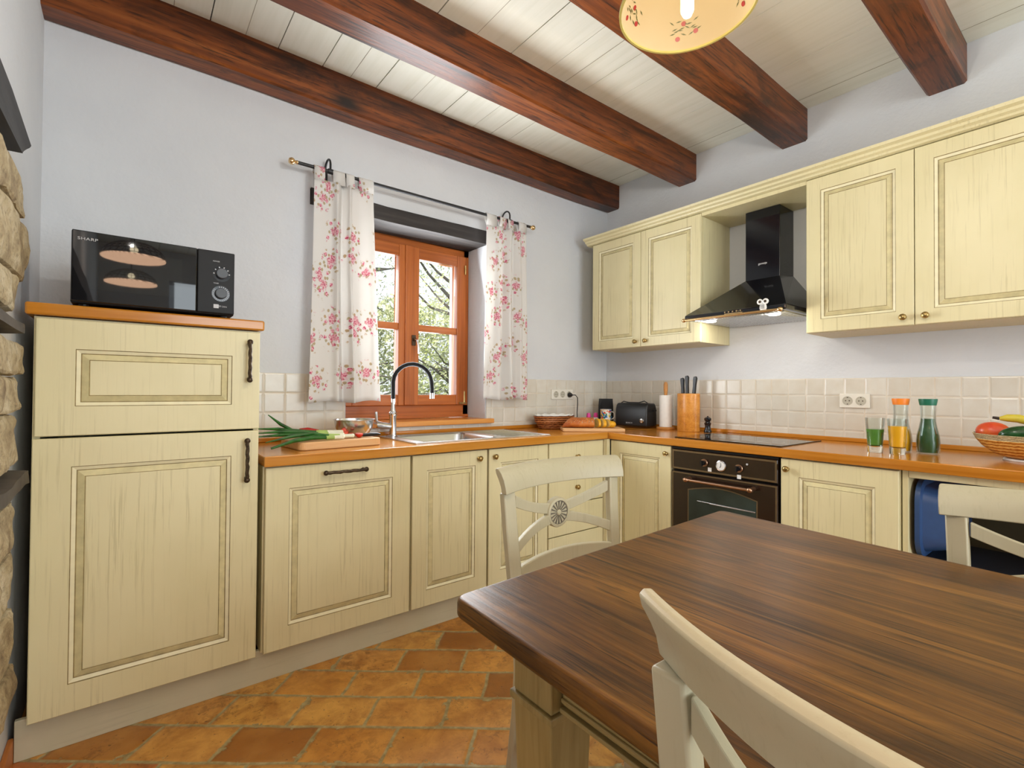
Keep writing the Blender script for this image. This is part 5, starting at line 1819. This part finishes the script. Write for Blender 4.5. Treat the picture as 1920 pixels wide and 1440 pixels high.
# ================================================================== PENDANTS
def pendant(label, x, y, zr):
    t_ = thing('pendant_lamp', label, 'lamp', (x, y, zr), 0, 'floral dish pendants over the table')
    prof = [(0.1480, 0.0), (0.1470, 0.010), (0.132, 0.045), (0.108, 0.080), (0.075, 0.112), (0.040, 0.132), (0.024, 0.140), (0.024, 0.168), (0.021, 0.168), (0.021, 0.137), (0.038, 0.128), (0.072, 0.108), (0.104, 0.077), (0.128, 0.043), (0.1435, 0.010), (0.1445, 0.0)]
    obj('shade', MB().lathe(prof, 64, close=True), 'shade', t_, smooth=True, angle=60)
    sh = t_.children[-1] if t_.children else None
    mb = MB().lathe([(0.1488, -0.002), (0.1492, 0.003), (0.1440, 0.003), (0.1438, -0.002)], 64, close=True)
    sh = [c for c in bpy.data.objects if c.parent == t_ and c.name.startswith('shade')][0]
    obj('rim', mb, 'shade_rim', sh, smooth=True)
    # painted berry sprays on the inner face
    rl, rb_ = MB(), MB()
    def surf(a, s_):    # s_ 0 at rim .. 1 near neck, returns point and frame on the inner surface
        r = 0.1435 + (0.104 - 0.1435) * s_
        z = 0.010 + (0.077 - 0.010) * s_
        rr = r - 0.0016 - 0.006 * sin(pi * s_) * 0 
        if 0.0 < s_ < 1.0:
            # follow the profile between its middle points
            pr = [(0.0, 0.1435, 0.010), (0.49, 0.128, 0.043), (1.0, 0.104, 0.077)]
            for i in range(2):
                if pr[i][0] <= s_ <= pr[i + 1][0]:
                    t = (s_ - pr[i][0]) / (pr[i + 1][0] - pr[i][0])
                    rr = pr[i][1] + (pr[i + 1][1] - pr[i][1]) * t - 0.0014
                    z = pr[i][2] + (pr[i + 1][2] - pr[i][2]) * t
        p = Vector((rr * cos(a), rr * sin(a), z))
        tn = Vector((-sin(a), cos(a), 0))
        up = Vector((-0.5 * cos(a), -0.5 * sin(a), 0.86)).normalized()
        return p, tn, up
    for q in range(5):
        a0 = radians(35 + 72 * q)
        random.seed(q + 4)
        for k in range(16):
            da = (k - 7.5) * 0.034
            s_ = 0.42 + 0.10 * sin(k * 1.3) + (k % 2) * 0.16
            p, tn, up = surf(a0 + da, s_)
            an = random.uniform(-0.5, 0.6)
            d = (tn * cos(an) + up * sin(an))
            e = (up * cos(an) - tn * sin(an))
            w_, l_ = 0.0015, 0.0075
            rl.add([tuple(p - d * l_), tuple(p + e * w_), tuple(p + d * l_), tuple(p - e * w_)], [(0, 1, 2, 3)])
        for da, s_ in ((-0.20, 0.36), (0.02, 0.62), (0.12, 0.22)):
            p, tn, up = surf(a0 + da, s_)
            pts = [tuple(p + tn * 0.0058 * cos(2 * pi * i / 12) + up * 0.0052 * sin(2 * pi * i / 12)) for i in range(12)]
            rb_.add(pts, [tuple(range(12))])
    obj('painted_leaves', rl, 'leaf_paint', sh)
    obj('painted_berries', rb_, 'berry', sh)
    mb = MB().lathe([(0, -0.022), (0.009, -0.019), (0.014, -0.008), (0.014, 0.045), (0.010, 0.062), (0.010, 0.075), (0, 0.076)], 20)
    obj('bulb', mb, 'bulb', t_, smooth=True)
    mb = MB().lathe([(0, 0.0765), (0.0165, 0.0765), (0.018, 0.09), (0.018, 0.135), (0.012, 0.150), (0.012, 0.176), (0, 0.178)], 20)
    obj('socket', mb, 'brass', t_, smooth=True, angle=40)
    obj('cord', MB().tube([(0, 0, 0.178), (0, 0, CEIL - zr - 0.03)], 0.003, 8), 'black_plastic', t_, smooth=True)
    mb = MB().lathe([(0, CEIL - zr - 0.001), (0.045, CEIL - zr - 0.001), (0.045, CEIL - zr - 0.012), (0.02, CEIL - zr - 0.032), (0, CEIL - zr - 0.033)], 24)
    obj('ceiling_rose', mb, 'brass', t_, smooth=True, angle=40)
    l_ = light('pendant_bulb_light', 'POINT', (x, y, zr - 0.075), 0.9, (1.0, 0.84, 0.62), 0.02)
    l2 = light('ceiling_fill_light', 'POINT', (x, y, zr + 0.215), 16.0, (1.0, 0.95, 0.86), 0.03)  # fill added above the shade to brighten the ceiling, no bulb there
    return t_
pendant('lit dish pendant with painted berries, hanging at the top of view', -2.048, -2.005, 2.008)
def net_lamp(label, x, y, zr):
    """dark mesh dome over a glowing round diffuser"""
    t_ = thing('dome_lamp', label, 'lamp', (x, y, zr), 0, 'net dome lamps behind the viewer')
    dome = MB()
    n_r, n_s, R0 = 7, 40, 0.168
    for j in range(n_r):
        a_ = radians(8 + 78 * j / (n_r - 1))
        r_ = R0 * cos(a_)
        z_ = 0.11 * sin(a_)
        dome.tube([(r_ * cos(2 * pi * k / n_s), r_ * sin(2 * pi * k / n_s), z_) for k in range(n_s + 1)], 0.0016, 5, caps=False)
    for k in range(24):
        a2 = 2 * pi * k / 24
        dome.tube([(R0 * cos(radians(8 + 78 * j / 8)) * cos(a2), R0 * cos(radians(8 + 78 * j / 8)) * sin(a2), 0.11 * sin(radians(8 + 78 * j / 8))) for j in range(9)], 0.0014, 5, caps=False)
    obj('mesh_dome', dome, 'iron', t_)
    obj('diffuser', MB().lathe([(0, 0), (0.165, 0), (0.167, 0.004), (0.165, 0.008), (0, 0.008)], 48), 'diffuser', t_)
    obj('bulb', MB().ball((0, 0, 0.06), 0.022, 14, 10), 'bulb', t_, smooth=True)
    obj('cord', MB().tube([(0, 0, 0.11), (0, 0, CEIL - zr - 0.001)], 0.004, 8), 'iron', t_, smooth=True)
    light('dome_fill_light', 'POINT', (x, y, zr + 0.30), 8.0, (1.0, 0.95, 0.86), 0.008)  # fill added above the dome to lift the room, not its bulb
net_lamp('black net dome lamp nearest the microwave, mirrored higher in its door', -3.000, -2.46, 1.965)
net_lamp('black net dome lamp farther back, mirrored lower in the microwave door', -3.010, -3.40, 1.965)

# ================================================================== THINGS ON THE WORKTOP, SINK SIDE
ZK = ZC + 0.0004
cbd = thing('chopping_board', 'thick pale chopping board holding spring onions left of the sink', 'chopping board', (-2.275, -0.325, ZK), radians(5))
obj('board', MB().prism(rrect(-0.190, 0.185, -0.130, 0.130, 0.03), 0.0, 0.034), 'board', cbd, bevel=0.005, seg=3)
ZB1 = ZK + 0.0342
bw = thing('mixing_bowl', 'brushed steel mixing bowl behind the tomato pieces', 'bowl', (-2.140, -0.238, ZB1))
obj('bowl', MB().lathe([(0, 0), (0.055, 0.0), (0.072, 0.010), (0.088, 0.038), (0.0945, 0.074), (0.099, 0.076), (0.099, 0.0775), (0.093, 0.0772), (0.086, 0.040), (0.069, 0.012), (0.053, 0.003), (0, 0.003)], 48), 'steel', bw, smooth=True, angle=50)
random.seed(21)
def onion(label, pts, leaves):
    t_ = thing('spring_onion', label, 'spring onion', pts[0], 0, 'spring onions on the chopping board')
    o0 = Vector(pts[0])
    L_ = [tuple(Vector(p) - o0) for p in pts]
    mb = MB().tube([L_[0], L_[1], L_[2]], [0.0085, 0.0085, 0.0085], 10)
    mb.ball(L_[0], 0.0095, 10, 8)
    obj('white_stem', mb, 'onion_white', t_, smooth=True)
    obj('pale_stem', MB().tube([L_[2], L_[3]], [0.0086, 0.0090], 10), 'onion_light', t_, smooth=True)
    for lf in leaves:
        q = [Vector(L_[3])] + [Vector(p) - o0 for p in lf]
        obj('leaf', MB().tube(q, [0.0090] + [0.0105] * (len(q) - 2) + [0.0030], 8, sq=0.7), 'onion_green', t_, smooth=True)
zb = ZB1 + 0.012
onion('spring onion lying frontmost on the board with its white end right', [(-2.205, -0.395, zb), (-2.235, -0.392, zb), (-2.262, -0.388, zb + 0.002), (-2.310, -0.385, zb + 0.004)],
      [[(-2.37, -0.39, zb + 0.006), (-2.46, -0.42, zb - 0.004), (-2.56, -0.45, zb - 0.028)], [(-2.38, -0.38, zb + 0.016), (-2.47, -0.40, zb + 0.010), (-2.57, -0.40, zb - 0.010)]])
onion('spring onion lying second from the front, white end by the tomato', [(-2.235, -0.350, zb + 0.004), (-2.265, -0.348, zb + 0.006), (-2.30, -0.346, zb + 0.010), (-2.345, -0.344, zb + 0.012)],
      [[(-2.41, -0.345, zb + 0.012), (-2.50, -0.35, zb + 0.014), (-2.590, -0.36, zb + 0.012)], [(-2.40, -0.335, zb + 0.020), (-2.50, -0.33, zb + 0.026), (-2.585, -0.33, zb + 0.024)]])
onion('spring onion on the top of the bunch with one leaf sticking up', [(-2.225, -0.305, zb + 0.012), (-2.255, -0.303, zb + 0.013), (-2.29, -0.30, zb + 0.014), (-2.34, -0.30, zb + 0.016)],
      [[(-2.42, -0.30, zb + 0.024), (-2.50, -0.295, zb + 0.036), (-2.585, -0.29, zb + 0.040)], [(-2.44, -0.29, zb + 0.028), (-2.485, -0.28, zb + 0.055), (-2.535, -0.27, zb + 0.098)]])
onion('short white spring onion end at the front edge of the board', [(-2.262, -0.432, zb), (-2.28, -0.432, zb), (-2.30, -0.432, zb), (-2.335, -0.432, zb)],
      [[(-2.40, -0.440, zb + 0.002), (-2.48, -0.465, zb - 0.004), (-2.57, -0.505, zb - 0.026)]])
pp = thing('red_pepper', 'long red pepper behind the spring onions', 'pepper', (-2.345, -0.225, ZB1 + 0.018))
obj('flesh', MB().tube([(-0.055, 0.004, 0.004), (-0.045, 0, 0.006), (-0.01, 0, 0.008), (0.035, 0, 0.002), (0.07, 0, -0.008)], [0.006, 0.018, 0.019, 0.014, 0.003], 14), 'red_pepper', pp, smooth=True)
obj('stalk', MB().tube([(-0.054, 0.004, 0.004), (-0.075, 0.012, 0.008)], [0.004, 0.003], 8), 'onion_green', pp, smooth=True)
def tomato(label, loc, rz, r, tilt):
    t_ = thing('tomato_piece', label, 'tomato', loc, rz, 'cut tomato pieces', rot=(tilt, 0, rz))
    v = MB()
    v.lathe([(0, -r)] + [(r * sin(radians(a)), -r * cos(radians(a))) for a in range(15, 91, 15)] + [(r * 0.9, 0.0005), (0, 0.0005)], 22)
    obj('skin', v, 'tomato', t_, smooth=True, angle=50)
    obj('flesh', MB().lathe([(0, 0.0008), (r * 0.86, 0.0008), (r * 0.86, 0.0016), (0, 0.0022)], 22), 'tomato_flesh', t_, smooth=True)
tomato('tomato half lying skin down beside the black knife handle', (-2.170, -0.385, ZB1 + 0.0185), 0, 0.0185, 0.15)
tomato('upright tomato wedge at the ends of the spring onions', (-2.208, -0.300, ZB1 + 0.021), radians(20), 0.021, radians(75))
tomato('flat tomato slice between the onion ends and the steel bowl', (-2.190, -0.335, ZB1 + 0.014), radians(-30), 0.014, 0.3)
kn = thing('kitchen_knife', 'kitchen knife with black handle lying on the chopping board', 'knife', (-2.110, -0.372, ZB1 + 0.010), radians(3))
obj('handle', MB().tube([(-0.052, 0, 0), (-0.035, 0, 0), (0.0, 0, 0.001), (0.035, 0, 0), (0.050, 0, -0.001)], [0.006, 0.0095, 0.0105, 0.0100, 0.005], 12, sq=0.8), 'black_plastic', kn, smooth=True)
obj('blade', MB().prism([(-0.052, -0.008), (-0.052, 0.010), (-0.13, 0.012), (-0.15, 0.004), (-0.14, -0.008)], -0.0008, 0.0008), 'steel', kn)

# ================================================================== CORNER OF THE WORKTOP
def lathe_shell(r_out, z_list, th):
    pass
bk = thing('bread_basket', 'round brown wicker bread basket lined with white linen', 'basket', (-0.700, -0.140, ZK))
obj('basket', MB().lathe([(0, 0), (0.085, 0), (0.092, 0.010), (0.100, 0.040), (0.108, 0.044), (0.114, 0.078), (0.118, 0.084), (0.113, 0.088), (0.106, 0.080), (0.094, 0.040), (0.08, 0.012), (0, 0.010)], 40, sx=1.42, sy=0.92), 'wicker', bk, smooth=True, angle=50)
mb = MB()
v, f = [], []
for j, (r_, z_) in enumerate([(0.0, 0.020), (0.07, 0.022), (0.098, 0.060), (0.104, 0.090), (0.110, 0.094), (0.113, 0.088)]):
    for k in range(48):
        a_ = 2 * pi * k / 48
        w_ = 0.004 * sin(k * 1.7) if j >= 3 else 0
        v.append(((r_ + w_ * 0.5) * cos(a_) * 1.40, (r_ + w_ * 0.5) * sin(a_) * 0.90, z_ + w_))
for j in range(5):
    for k in range(48):
        k2 = (k + 1) % 48
        f.append((j * 48 + k, j * 48 + k2, (j + 1) * 48 + k2, (j + 1) * 48 + k))
obj('linen_lining', mb.add(v, f), 'linen', bk, smooth=True, angle=80)
# board with the cut loaf, laid across the corner
bd = thing('bread_board', 'pale bread board across the corner of the worktop', 'chopping board', (-0.640, -0.445, ZK), radians(-37))
obj('board', MB().prism(rrect(-0.205, 0.190, -0.085, 0.100, 0.012), 0.0, 0.020), 'board', bd, bevel=0.004)
ZB2 = ZK + 0.0203
def on_board(x, y):
    a_ = radians(-37)
    return (-0.640 + x * cos(a_) - y * sin(a_), -0.445 + x * sin(a_) + y * cos(a_), ZB2)
lf = thing('bread_loaf', 'seeded half loaf on the bread board by the wicker basket', 'bread', on_board(-0.100, 0.000), radians(-37))
v, f = [], []
nl, ns = 16, 24
for i in range(nl + 1):
    t = i / nl
    x = -0.105 + 0.205 * t
    w = 0.046 * min(1.0, (sin(min(t * 2.2, 1) * pi / 2)) ** 0.75 + 0.02)
    h_ = 0.066 * min(1.0, (sin(min(t * 2.4, 1) * pi / 2)) ** 0.7 + 0.02)
    for k in range(ns):
        a_ = 2 * pi * k / ns
        z = sin(a_)
        zz = h_ * (0.36 + 0.64 * z) if z > 0 else h_ * 0.36 * (1 + z * 0.98)
        bumpy = 1 + 0.05 * mnoise.noise(Vector((x * 30, cos(a_) * 2, z * 2)))
        v.append((x, w * cos(a_) * bumpy, max(0, zz * bumpy)))
for i in range(nl):
    for k in range(ns):
        k2 = (k + 1) % ns
        f.append((i * ns + k, i * ns + k2, (i + 1) * ns + k2, (i + 1) * ns + k))
f.append(tuple(range(ns)))
mb = MB().add(v, f, 0)
mb.f.append([nl * ns + k for k in range(ns)])
mb.mi.append(1)
obj('loaf', mb, ['crust', 'crumb'], lf, smooth=True, angle=60)
def slice_(label, x, y, rz, lean, w=0.044, h_=0.060, th=0.013):
    t_ = thing('bread_slice', label, 'bread slice', on_board(x, y), 0, 'cut bread slices on the bread board', rot=(0, lean, radians(-37) + rz))
    pts = []
    for k in range(20):
        a_ = 2 * pi * k / 20
        z = sin(a_)
        pts.append((w * cos(a_), h_ * (0.36 + 0.64 * z) if z > 0 else h_ * 0.36 * (1 + z * 0.98)))
    obj('crust', MB().prism(pts, 0, th, 'x'), 'pepper_bread', t_, bevel=0.002)
    pin = [(a_ * 0.88, 0.003 + b_ * 0.90) for a_, b_ in pts]
    obj('crumb', MB().prism(pin, -0.0006, th + 0.0006, 'x'), 'crumb', t_)
slice_('bread slice leaning against the cut face of the loaf', 0.018, 0.004, 0.25, 0.05, th=0.016)
slice_('second bread slice right of the cut face of the loaf', 0.046, 0.002, 0.35, 0.10, th=0.020)
slice_('bread slice standing alone in the middle of the right half', 0.082, -0.004, 0.55, 0.06, 0.040, 0.056, 0.014)
he = thing('bread_heel', 'rounded golden end piece of bread, rightmost on the board', 'bread', on_board(0.118, -0.002), radians(-30))
obj('heel', MB().ball((0, 0, 0.0225), 0.034, 18, 12, sc=(0.85, 1.05, 0.66)), 'pepper_bread', he, smooth=True)
# pink things
def pinkpot(label, x, y):
    t_ = thing('pink_bottle', label, 'bottle', (x, y, ZK), 0, 'small pink bottles')
    obj('body', MB().lathe([(0, 0), (0.017, 0), (0.018, 0.01), (0.018, 0.060), (0.010, 0.068), (0, 0.069)], 18), 'ceramic', t_, smooth=True, angle=40)
    obj('cap', MB().lathe([(0.0165, 0.0605), (0.0175, 0.063), (0.0120, 0.094), (0, 0.097)], 18), 'pink', t_, smooth=True, angle=40)
pinkpot('small bottle with a pink cap behind the loaf, the left one', -0.335, -0.120)
pinkpot('small bottle with a pink cap nearer the black pouch', -0.262, -0.125)
# coffee pouch and mug
cf_ = thing('coffee_pouch', 'tall black coffee pouch standing behind the painted mug', 'pouch', (-0.150, -0.125, ZK), radians(-36))
v = []
f = []
for j, (w_, d_, z_) in enumerate([(0.052, 0.026, 0.0), (0.055, 0.030, 0.01), (0.054, 0.030, 0.08), (0.054, 0.022, 0.14), (0.053, 0.006, 0.185), (0.053, 0.002, 0.200)]):
    for a_, b_ in ((-1, -0.6), (-0.6, -1), (0.6, -1), (1, -0.6), (1, 0.6), (0.6, 1), (-0.6, 1), (-1, 0.6)):
        v.append((a_ * w_, b_ * d_, z_))
for j in range(5):
    for k in range(8):
        k2 = (k + 1) % 8
        f.append((j * 8 + k, j * 8 + k2, (j + 1) * 8 + k2, (j + 1) * 8 + k))
f.append(tuple(range(8)))
f.append(tuple(40 + k for k in range(8)))
obj('pouch', MB().add(v, f), 'black_satin', cf_, bevel=0.003)
obj('label', MB().box(-0.040, 0.040, -0.0312, -0.0300, 0.040, 0.070), 'blue_label', cf_)
obj('lower_label', MB().box(-0.040, 0.040, -0.0312, -0.0300, 0.015, 0.022), 'print_grey', cf_)
mg = thing('mug', 'tall mug with a colourful painted pattern before the black pouch', 'mug', (-0.262, -0.222, ZK), radians(-36))
obj('body', MB().lathe([(0.0335, 0.034), (0.037, 0.070), (0.0405, 0.122), (0.0385, 0.122), (0.035, 0.070), (0.031, 0.034)], 32, close=True), 'mug', mg, smooth=True, angle=40)
obj('blue_band', MB().lathe([(0.0322, 0.024), (0.0336, 0.034), (0.031, 0.034), (0.0295, 0.024)], 32, close=True), 'blue_label', mg, smooth=True, angle=40)
obj('black_base', MB().lathe([(0, 0), (0.029, 0), (0.0305, 0.004), (0.0322, 0.024), (0.0295, 0.024), (0.027, 0.006), (0, 0.006)], 32), 'black_satin', mg, smooth=True, angle=40)
obj('rim', MB().lathe([(0.0405, 0.1225), (0.0413, 0.1235), (0.0405, 0.1250), (0.0385, 0.1245)], 32, close=True), 'ceramic', mg, smooth=True)
obj('handle', MB().tube([(0.038, 0, 0.108)] + [(0.040 + 0.026 * sin(radians(a_)), 0, 0.080 + 0.028 * cos(radians(a_))) for a_ in range(20, 181, 20)], 0.0042, 10), 'ceramic', mg, smooth=True)
# toaster
to = thing('toaster', 'black two-slot toaster on the worktop against the tiled wall', 'toaster', (-0.158, -0.412, ZK), radians(-80))
sec = [(-0.078, 0.012), (-0.080, 0.05), (-0.076, 0.13), (-0.066, 0.160), (-0.048, 0.174), (0.048, 0.174), (0.066, 0.160), (0.076, 0.13), (0.080, 0.05), (0.078, 0.012)]
obj('body', MB().prism(sec, -0.122, 0.122, 'x'), 'black_plastic', to, bevel=0.010, seg=3, smooth=True, angle=30)
for s_ in (-1, 1):
    obj('slot', MB().box(-0.085, 0.085, s_ * 0.026 - 0.012, s_ * 0.026 + 0.012, 0.1735, 0.1752), 'black_satin', to)
obj('bun_rack', MB().tube([(-0.10, -0.035, 0.172), (-0.08, -0.03, 0.186), (-0.04, -0.03, 0.178), (0.04, -0.03, 0.178), (0.08, -0.03, 0.190), (0.105, -0.03, 0.176)], 0.0035, 8), 'black_plastic', to, smooth=True)
T = Matrix.Translation((0.088, -0.0795, 0.055)) @ Matrix.Rotation(radians(90), 4, 'X')
obj('dial', MB().at(T).lathe([(0.016, 0), (0.015, 0.008), (0.010, 0.010), (0, 0.010)], 20), 'chrome', to, smooth=True, angle=30)
obj('push_lever', MB().box(0.132, 0.150, -0.018, 0.018, 0.118, 0.130), 'black_satin', to, bevel=0.003)
lettering('brand_lettering', 'BOSCH', 0.014, 'print_grey', to, (-0.010, -0.0812, 0.036), (radians(90), 0, 0), 1.0, 1.1)
# kitchen roll
kr = thing('paper_towel_roll', 'white kitchen roll on a wooden holder between toaster and knife block', 'paper towel', (-0.125, -0.636, ZK))
obj('base', MB().lathe([(0, 0), (0.058, 0), (0.060, 0.004), (0.060, 0.013), (0.057, 0.017), (0, 0.017)], 32), 'towelwood', kr, smooth=True, angle=30)
obj('roll', MB().lathe([(0.016, 0.018), (0.041, 0.018), (0.0415, 0.020), (0.0415, 0.231), (0.041, 0.233), (0.016, 0.233)], 36, close=True), 'paper', kr, smooth=True, angle=30)
obj('pole', MB().lathe([(0, 0.0172), (0.011, 0.0172), (0.011, 0.245), (0.014, 0.27), (0.014, 0.305), (0.009, 0.322), (0, 0.325)], 18), 'towelwood', kr, smooth=True)
# knife block
kb_ = thing('knife_block', 'oval bamboo knife block with black-handled knives', 'knife block', (-0.130, -0.812, ZK))
obj('block', MB().lathe([(0, 0), (0.074, 0), (0.076, 0.003), (0.076, 0.243), (0.074, 0.246), (0, 0.246)], 40, sx=0.72, sy=1.0), 'bamboo', kb_, smooth=True, angle=30)
for i, (dx, dy, tl_, h_) in enumerate(((-0.005, 0.036, -0.06, 0.100), (0.006, 0.012, -0.02, 0.114), (0.0, -0.040, 0.09, 0.108))):
    k_ = thing('kitchen_knife', ['black knife handle at the left edge of the knife block', 'black knife handle second from left, the tallest in the knife block', 'black knife handle at the right side of the knife block'][i], 'knife',
               (-0.130 + dx, -0.812 + dy, ZK + 0.2465), 0, 'knives in the bamboo block', rot=(tl_, 0, 0))
    pr = [(-0.010, 0.0), (0.011, 0.0), (0.0095, h_ * 0.4), (0.013, h_ * 0.85), (0.011, h_), (-0.006, h_ + 0.004), (-0.013, h_ * 0.92), (-0.0095, h_ * 0.5)]
    obj('handle', MB().prism(pr, -0.008, 0.008, 'x'), 'black_plastic', k_, bevel=0.003)
# pepper mill
tag(obj('pepper_mill', MB().lathe([(0, 0), (0.023, 0), (0.024, 0.010), (0.019, 0.020), (0.016, 0.040), (0.019, 0.052), (0.022, 0.058), (0.016, 0.064), (0.014, 0.070), (0.021, 0.078), (0.021, 0.090), (0.013, 0.096), (0.004, 0.098), (0.004, 0.104), (0, 0.106)], 24), 'black_gloss', smooth=True, angle=50),
    'small black turned pepper mill right of the knife block', 'pepper mill')
bpy.data.objects['pepper_mill'].location = (-0.125, -0.945, ZK)

# ================================================================== DRINKS AND FRUIT
def tumbler(label, x, y, fill, jm, h_=0.150):
    t_ = thing('glass', label, 'drinking glass', (x, y, ZK), 0, 'juice tumblers on the worktop')
    hr = h_ / 0.150
    ro, rt = 0.026, 0.037
    z0 = 0.028
    ra = ro + 0.0005 + (rt - ro) * (z0 / h_)
    obj('tumbler', MB().lathe([(ra, z0 + 0.0004), (rt, h_), (rt - 0.0018, h_), (ra - 0.0018, z0 + 0.0004)], 40, close=True), 'thin_glass', t_, smooth=True, angle=40)
    obj('base', MB().lathe([(0, 0.0), (ro, 0.0), (ro + 0.001, 0.002), (ra, z0), (0, z0)], 40), 'glass', t_, smooth=True, angle=40)
    rf = ro + 0.0005 + (rt - ro - 0.003) * (fill / h_)
    obj('juice', MB().lathe([(0, z0 + 0.0005), (ro - 0.0045, z0 + 0.0008), (ro + 0.0006, z0 + 0.005), (rf, fill), (0, fill)], 40), jm, t_, smooth=True, angle=40)
tumbler('tumbler half full of green juice', -0.440, -1.914, 0.100, 'juice_g')
tumbler('tumbler of orange juice in front of the orange-lidded carafe', -0.450, -1.996, 0.118, 'juice_o')
def carafe(label, x, y, fill, jm, lid):
    t_ = thing('carafe', label, 'carafe', (x, y, ZK), 0, 'lidded juice carafes on the worktop')
    out = [(0, 0), (0.036, 0), (0.040, 0.006), (0.0415, 0.050), (0.039, 0.078), (0.031, 0.115), (0.0268, 0.140), (0.0262, 0.165), (0.0275, 0.207)]
    inn = [(r - 0.0022 if r > 0.01 else 0, z) for r, z in out[1:]][::-1]
    inn[-1] = (0.033, 0.006)
    obj('bottle', MB().lathe(out + [(0.0275 - 0.002, 0.207)] + inn[1:] + [(0, 0.005)], 40), 'thin_glass', t_, smooth=True, angle=50)
    jp = [(0, 0.0056), (0.0325, 0.0066)]
    for r, z in out[3:]:
        if z < fill:
            jp.append((r - 0.0026, z))
    # radius at the fill height
    for (ra, za), (rb2, zb2) in zip(out, out[1:]):
        if za <= fill <= zb2 and zb2 > za:
            jp.append((ra + (rb2 - ra) * (fill - za) / (zb2 - za) - 0.0026, fill))
    jp.append((0, fill))
    obj('juice', MB().lathe(jp, 40), jm, t_, smooth=True, angle=50)
    obj('lid', MB().lathe([(0, 0.2075), (0.0285, 0.2075), (0.0325, 0.231), (0.0320, 0.235), (0, 0.235)], 36), lid, t_, smooth=True, angle=30)
carafe('carafe of orange juice with an orange lid', -0.315, -1.975, 0.100, 'juice_o', 'orange_lid')
carafe('carafe of dark green juice with a green lid', -0.318, -2.070, 0.150, 'juice_dg', 'green_lid')
fb = thing('fruit_bowl', 'round straw fruit bowl with pale stitched rim at the right edge', 'bowl', (-0.270, -2.385, ZK))
obj('foot', MB().lathe([(0.070, 0.0), (0.092, 0.0), (0.094, 0.003), (0.090, 0.008), (0.070, 0.008)], 40, close=True), 'ceramic', fb, smooth=True, angle=40)
obj('bowl', MB().lathe([(0, 0.0085), (0.080, 0.0085), (0.118, 0.024), (0.152, 0.052), (0.172, 0.080), (0.168, 0.082), (0.146, 0.056), (0.112, 0.030), (0.076, 0.016), (0, 0.016)], 56), 'straw', fb, smooth=True, angle=60)
obj('rim_band', MB().lathe([(0.1715, 0.0795), (0.1795, 0.098), (0.182, 0.101), (0.178, 0.102), (0.170, 0.0835)], 56, close=True), 'straw_rim', fb, smooth=True)
def fruit(name, label, cat, loc, mbf, matn, rot=(0, 0, 0), group='fruit in the straw bowl', parts=None):
    t_ = thing(name, label, cat, loc, 0, group, rot=rot)
    obj('flesh', mbf, matn, t_, smooth=True)
    if parts:
        for n_, m_, mt in parts:
            obj(n_, m_, mt, t_, smooth=True)
    return t_
bz = ZK
fruit('mango', 'red and yellow mango at the left of the fruit bowl', 'mango', (-0.290, -2.268, bz + 0.106), MB().ball((0, 0, 0), 0.044, 24, 14, sc=(0.95, 1.22, 0.92)), 'mango', (0.1, 0, 0.1))
fruit('avocado', 'dark green avocado lying on the front rim of the fruit bowl', 'avocado', (-0.365, -2.345, bz + 0.110), MB().ball((0, 0, 0), 0.032, 24, 14, sc=(0.9, 1.75, 0.85)), 'avocado', (-0.22, 0, 0.15),
      parts=[('stalk_end', MB().ball((0, -0.055, 0.008), 0.005, 8, 6), 'brass')])
def banana(label, pts, r=0.0165):
    o0 = Vector(pts[0])
    q = [Vector(p) - o0 for p in pts]
    t_ = thing('banana', label, 'banana', pts[0], 0, 'bananas in the straw bowl')
    obj('peel', MB().tube(q, [0.007] + [r * 0.9] + [r] * (len(q) - 4) + [r * 0.85, 0.006], 12), 'banana', t_, smooth=True)
    obj('stalk', MB().tube([q[0], q[0] + (q[0] - q[1]).normalized() * 0.020 + Vector((0, 0, 0.006))], [0.0065, 0.005], 8), 'stem', t_, smooth=True)
banana('banana arching over the mango with its black stalk to the left', [(-0.262, -2.282, bz + 0.160), (-0.258, -2.305, bz + 0.163), (-0.256, -2.335, bz + 0.162), (-0.256, -2.365, bz + 0.153), (-0.258, -2.395, bz + 0.138), (-0.262, -2.420, bz + 0.118), (-0.264, -2.432, bz + 0.106)])
banana('banana lying at the back right of the fruit bowl', [(-0.215, -2.365, bz + 0.128), (-0.212, -2.385, bz + 0.136), (-0.212, -2.41, bz + 0.143), (-0.214, -2.44, bz + 0.143), (-0.218, -2.465, bz + 0.136), (-0.222, -2.485, bz + 0.128), (-0.225, -2.495, bz + 0.120)])
for (lb, x_, y_, z_, r_) in (('dark red apple between the avocado and the bananas', -0.305, -2.378, 0.112, 0.033), ('dark red apple in the middle of the bowl, right of the avocado', -0.345, -2.420, 0.112, 0.036), ('dark red apple at the right edge of the picture', -0.300, -2.455, 0.118, 0.036)):
    fruit('apple', lb, 'apple', (x_, y_, bz + z_), MB().lathe([(0, -r_ * 0.82), (r_ * 0.35, -r_ * 0.88), (r_ * 0.8, -r_ * 0.6), (r_, 0), (r_ * 0.86, r_ * 0.55), (r_ * 0.45, r_ * 0.85), (r_ * 0.12, r_ * 0.78), (0, r_ * 0.66)], 24), 'plum',
          parts=[('stalk', MB().tube([(0, 0, r_ * 0.66), (0.002, 0, r_ * 1.1)], 0.0014, 6), 'stem')])
fruit('peach', 'peach low in the bowl under the red apples', 'peach', (-0.225, -2.330, bz + 0.075), MB().ball((0, 0, 0), 0.034, 20, 12), 'glue_red')
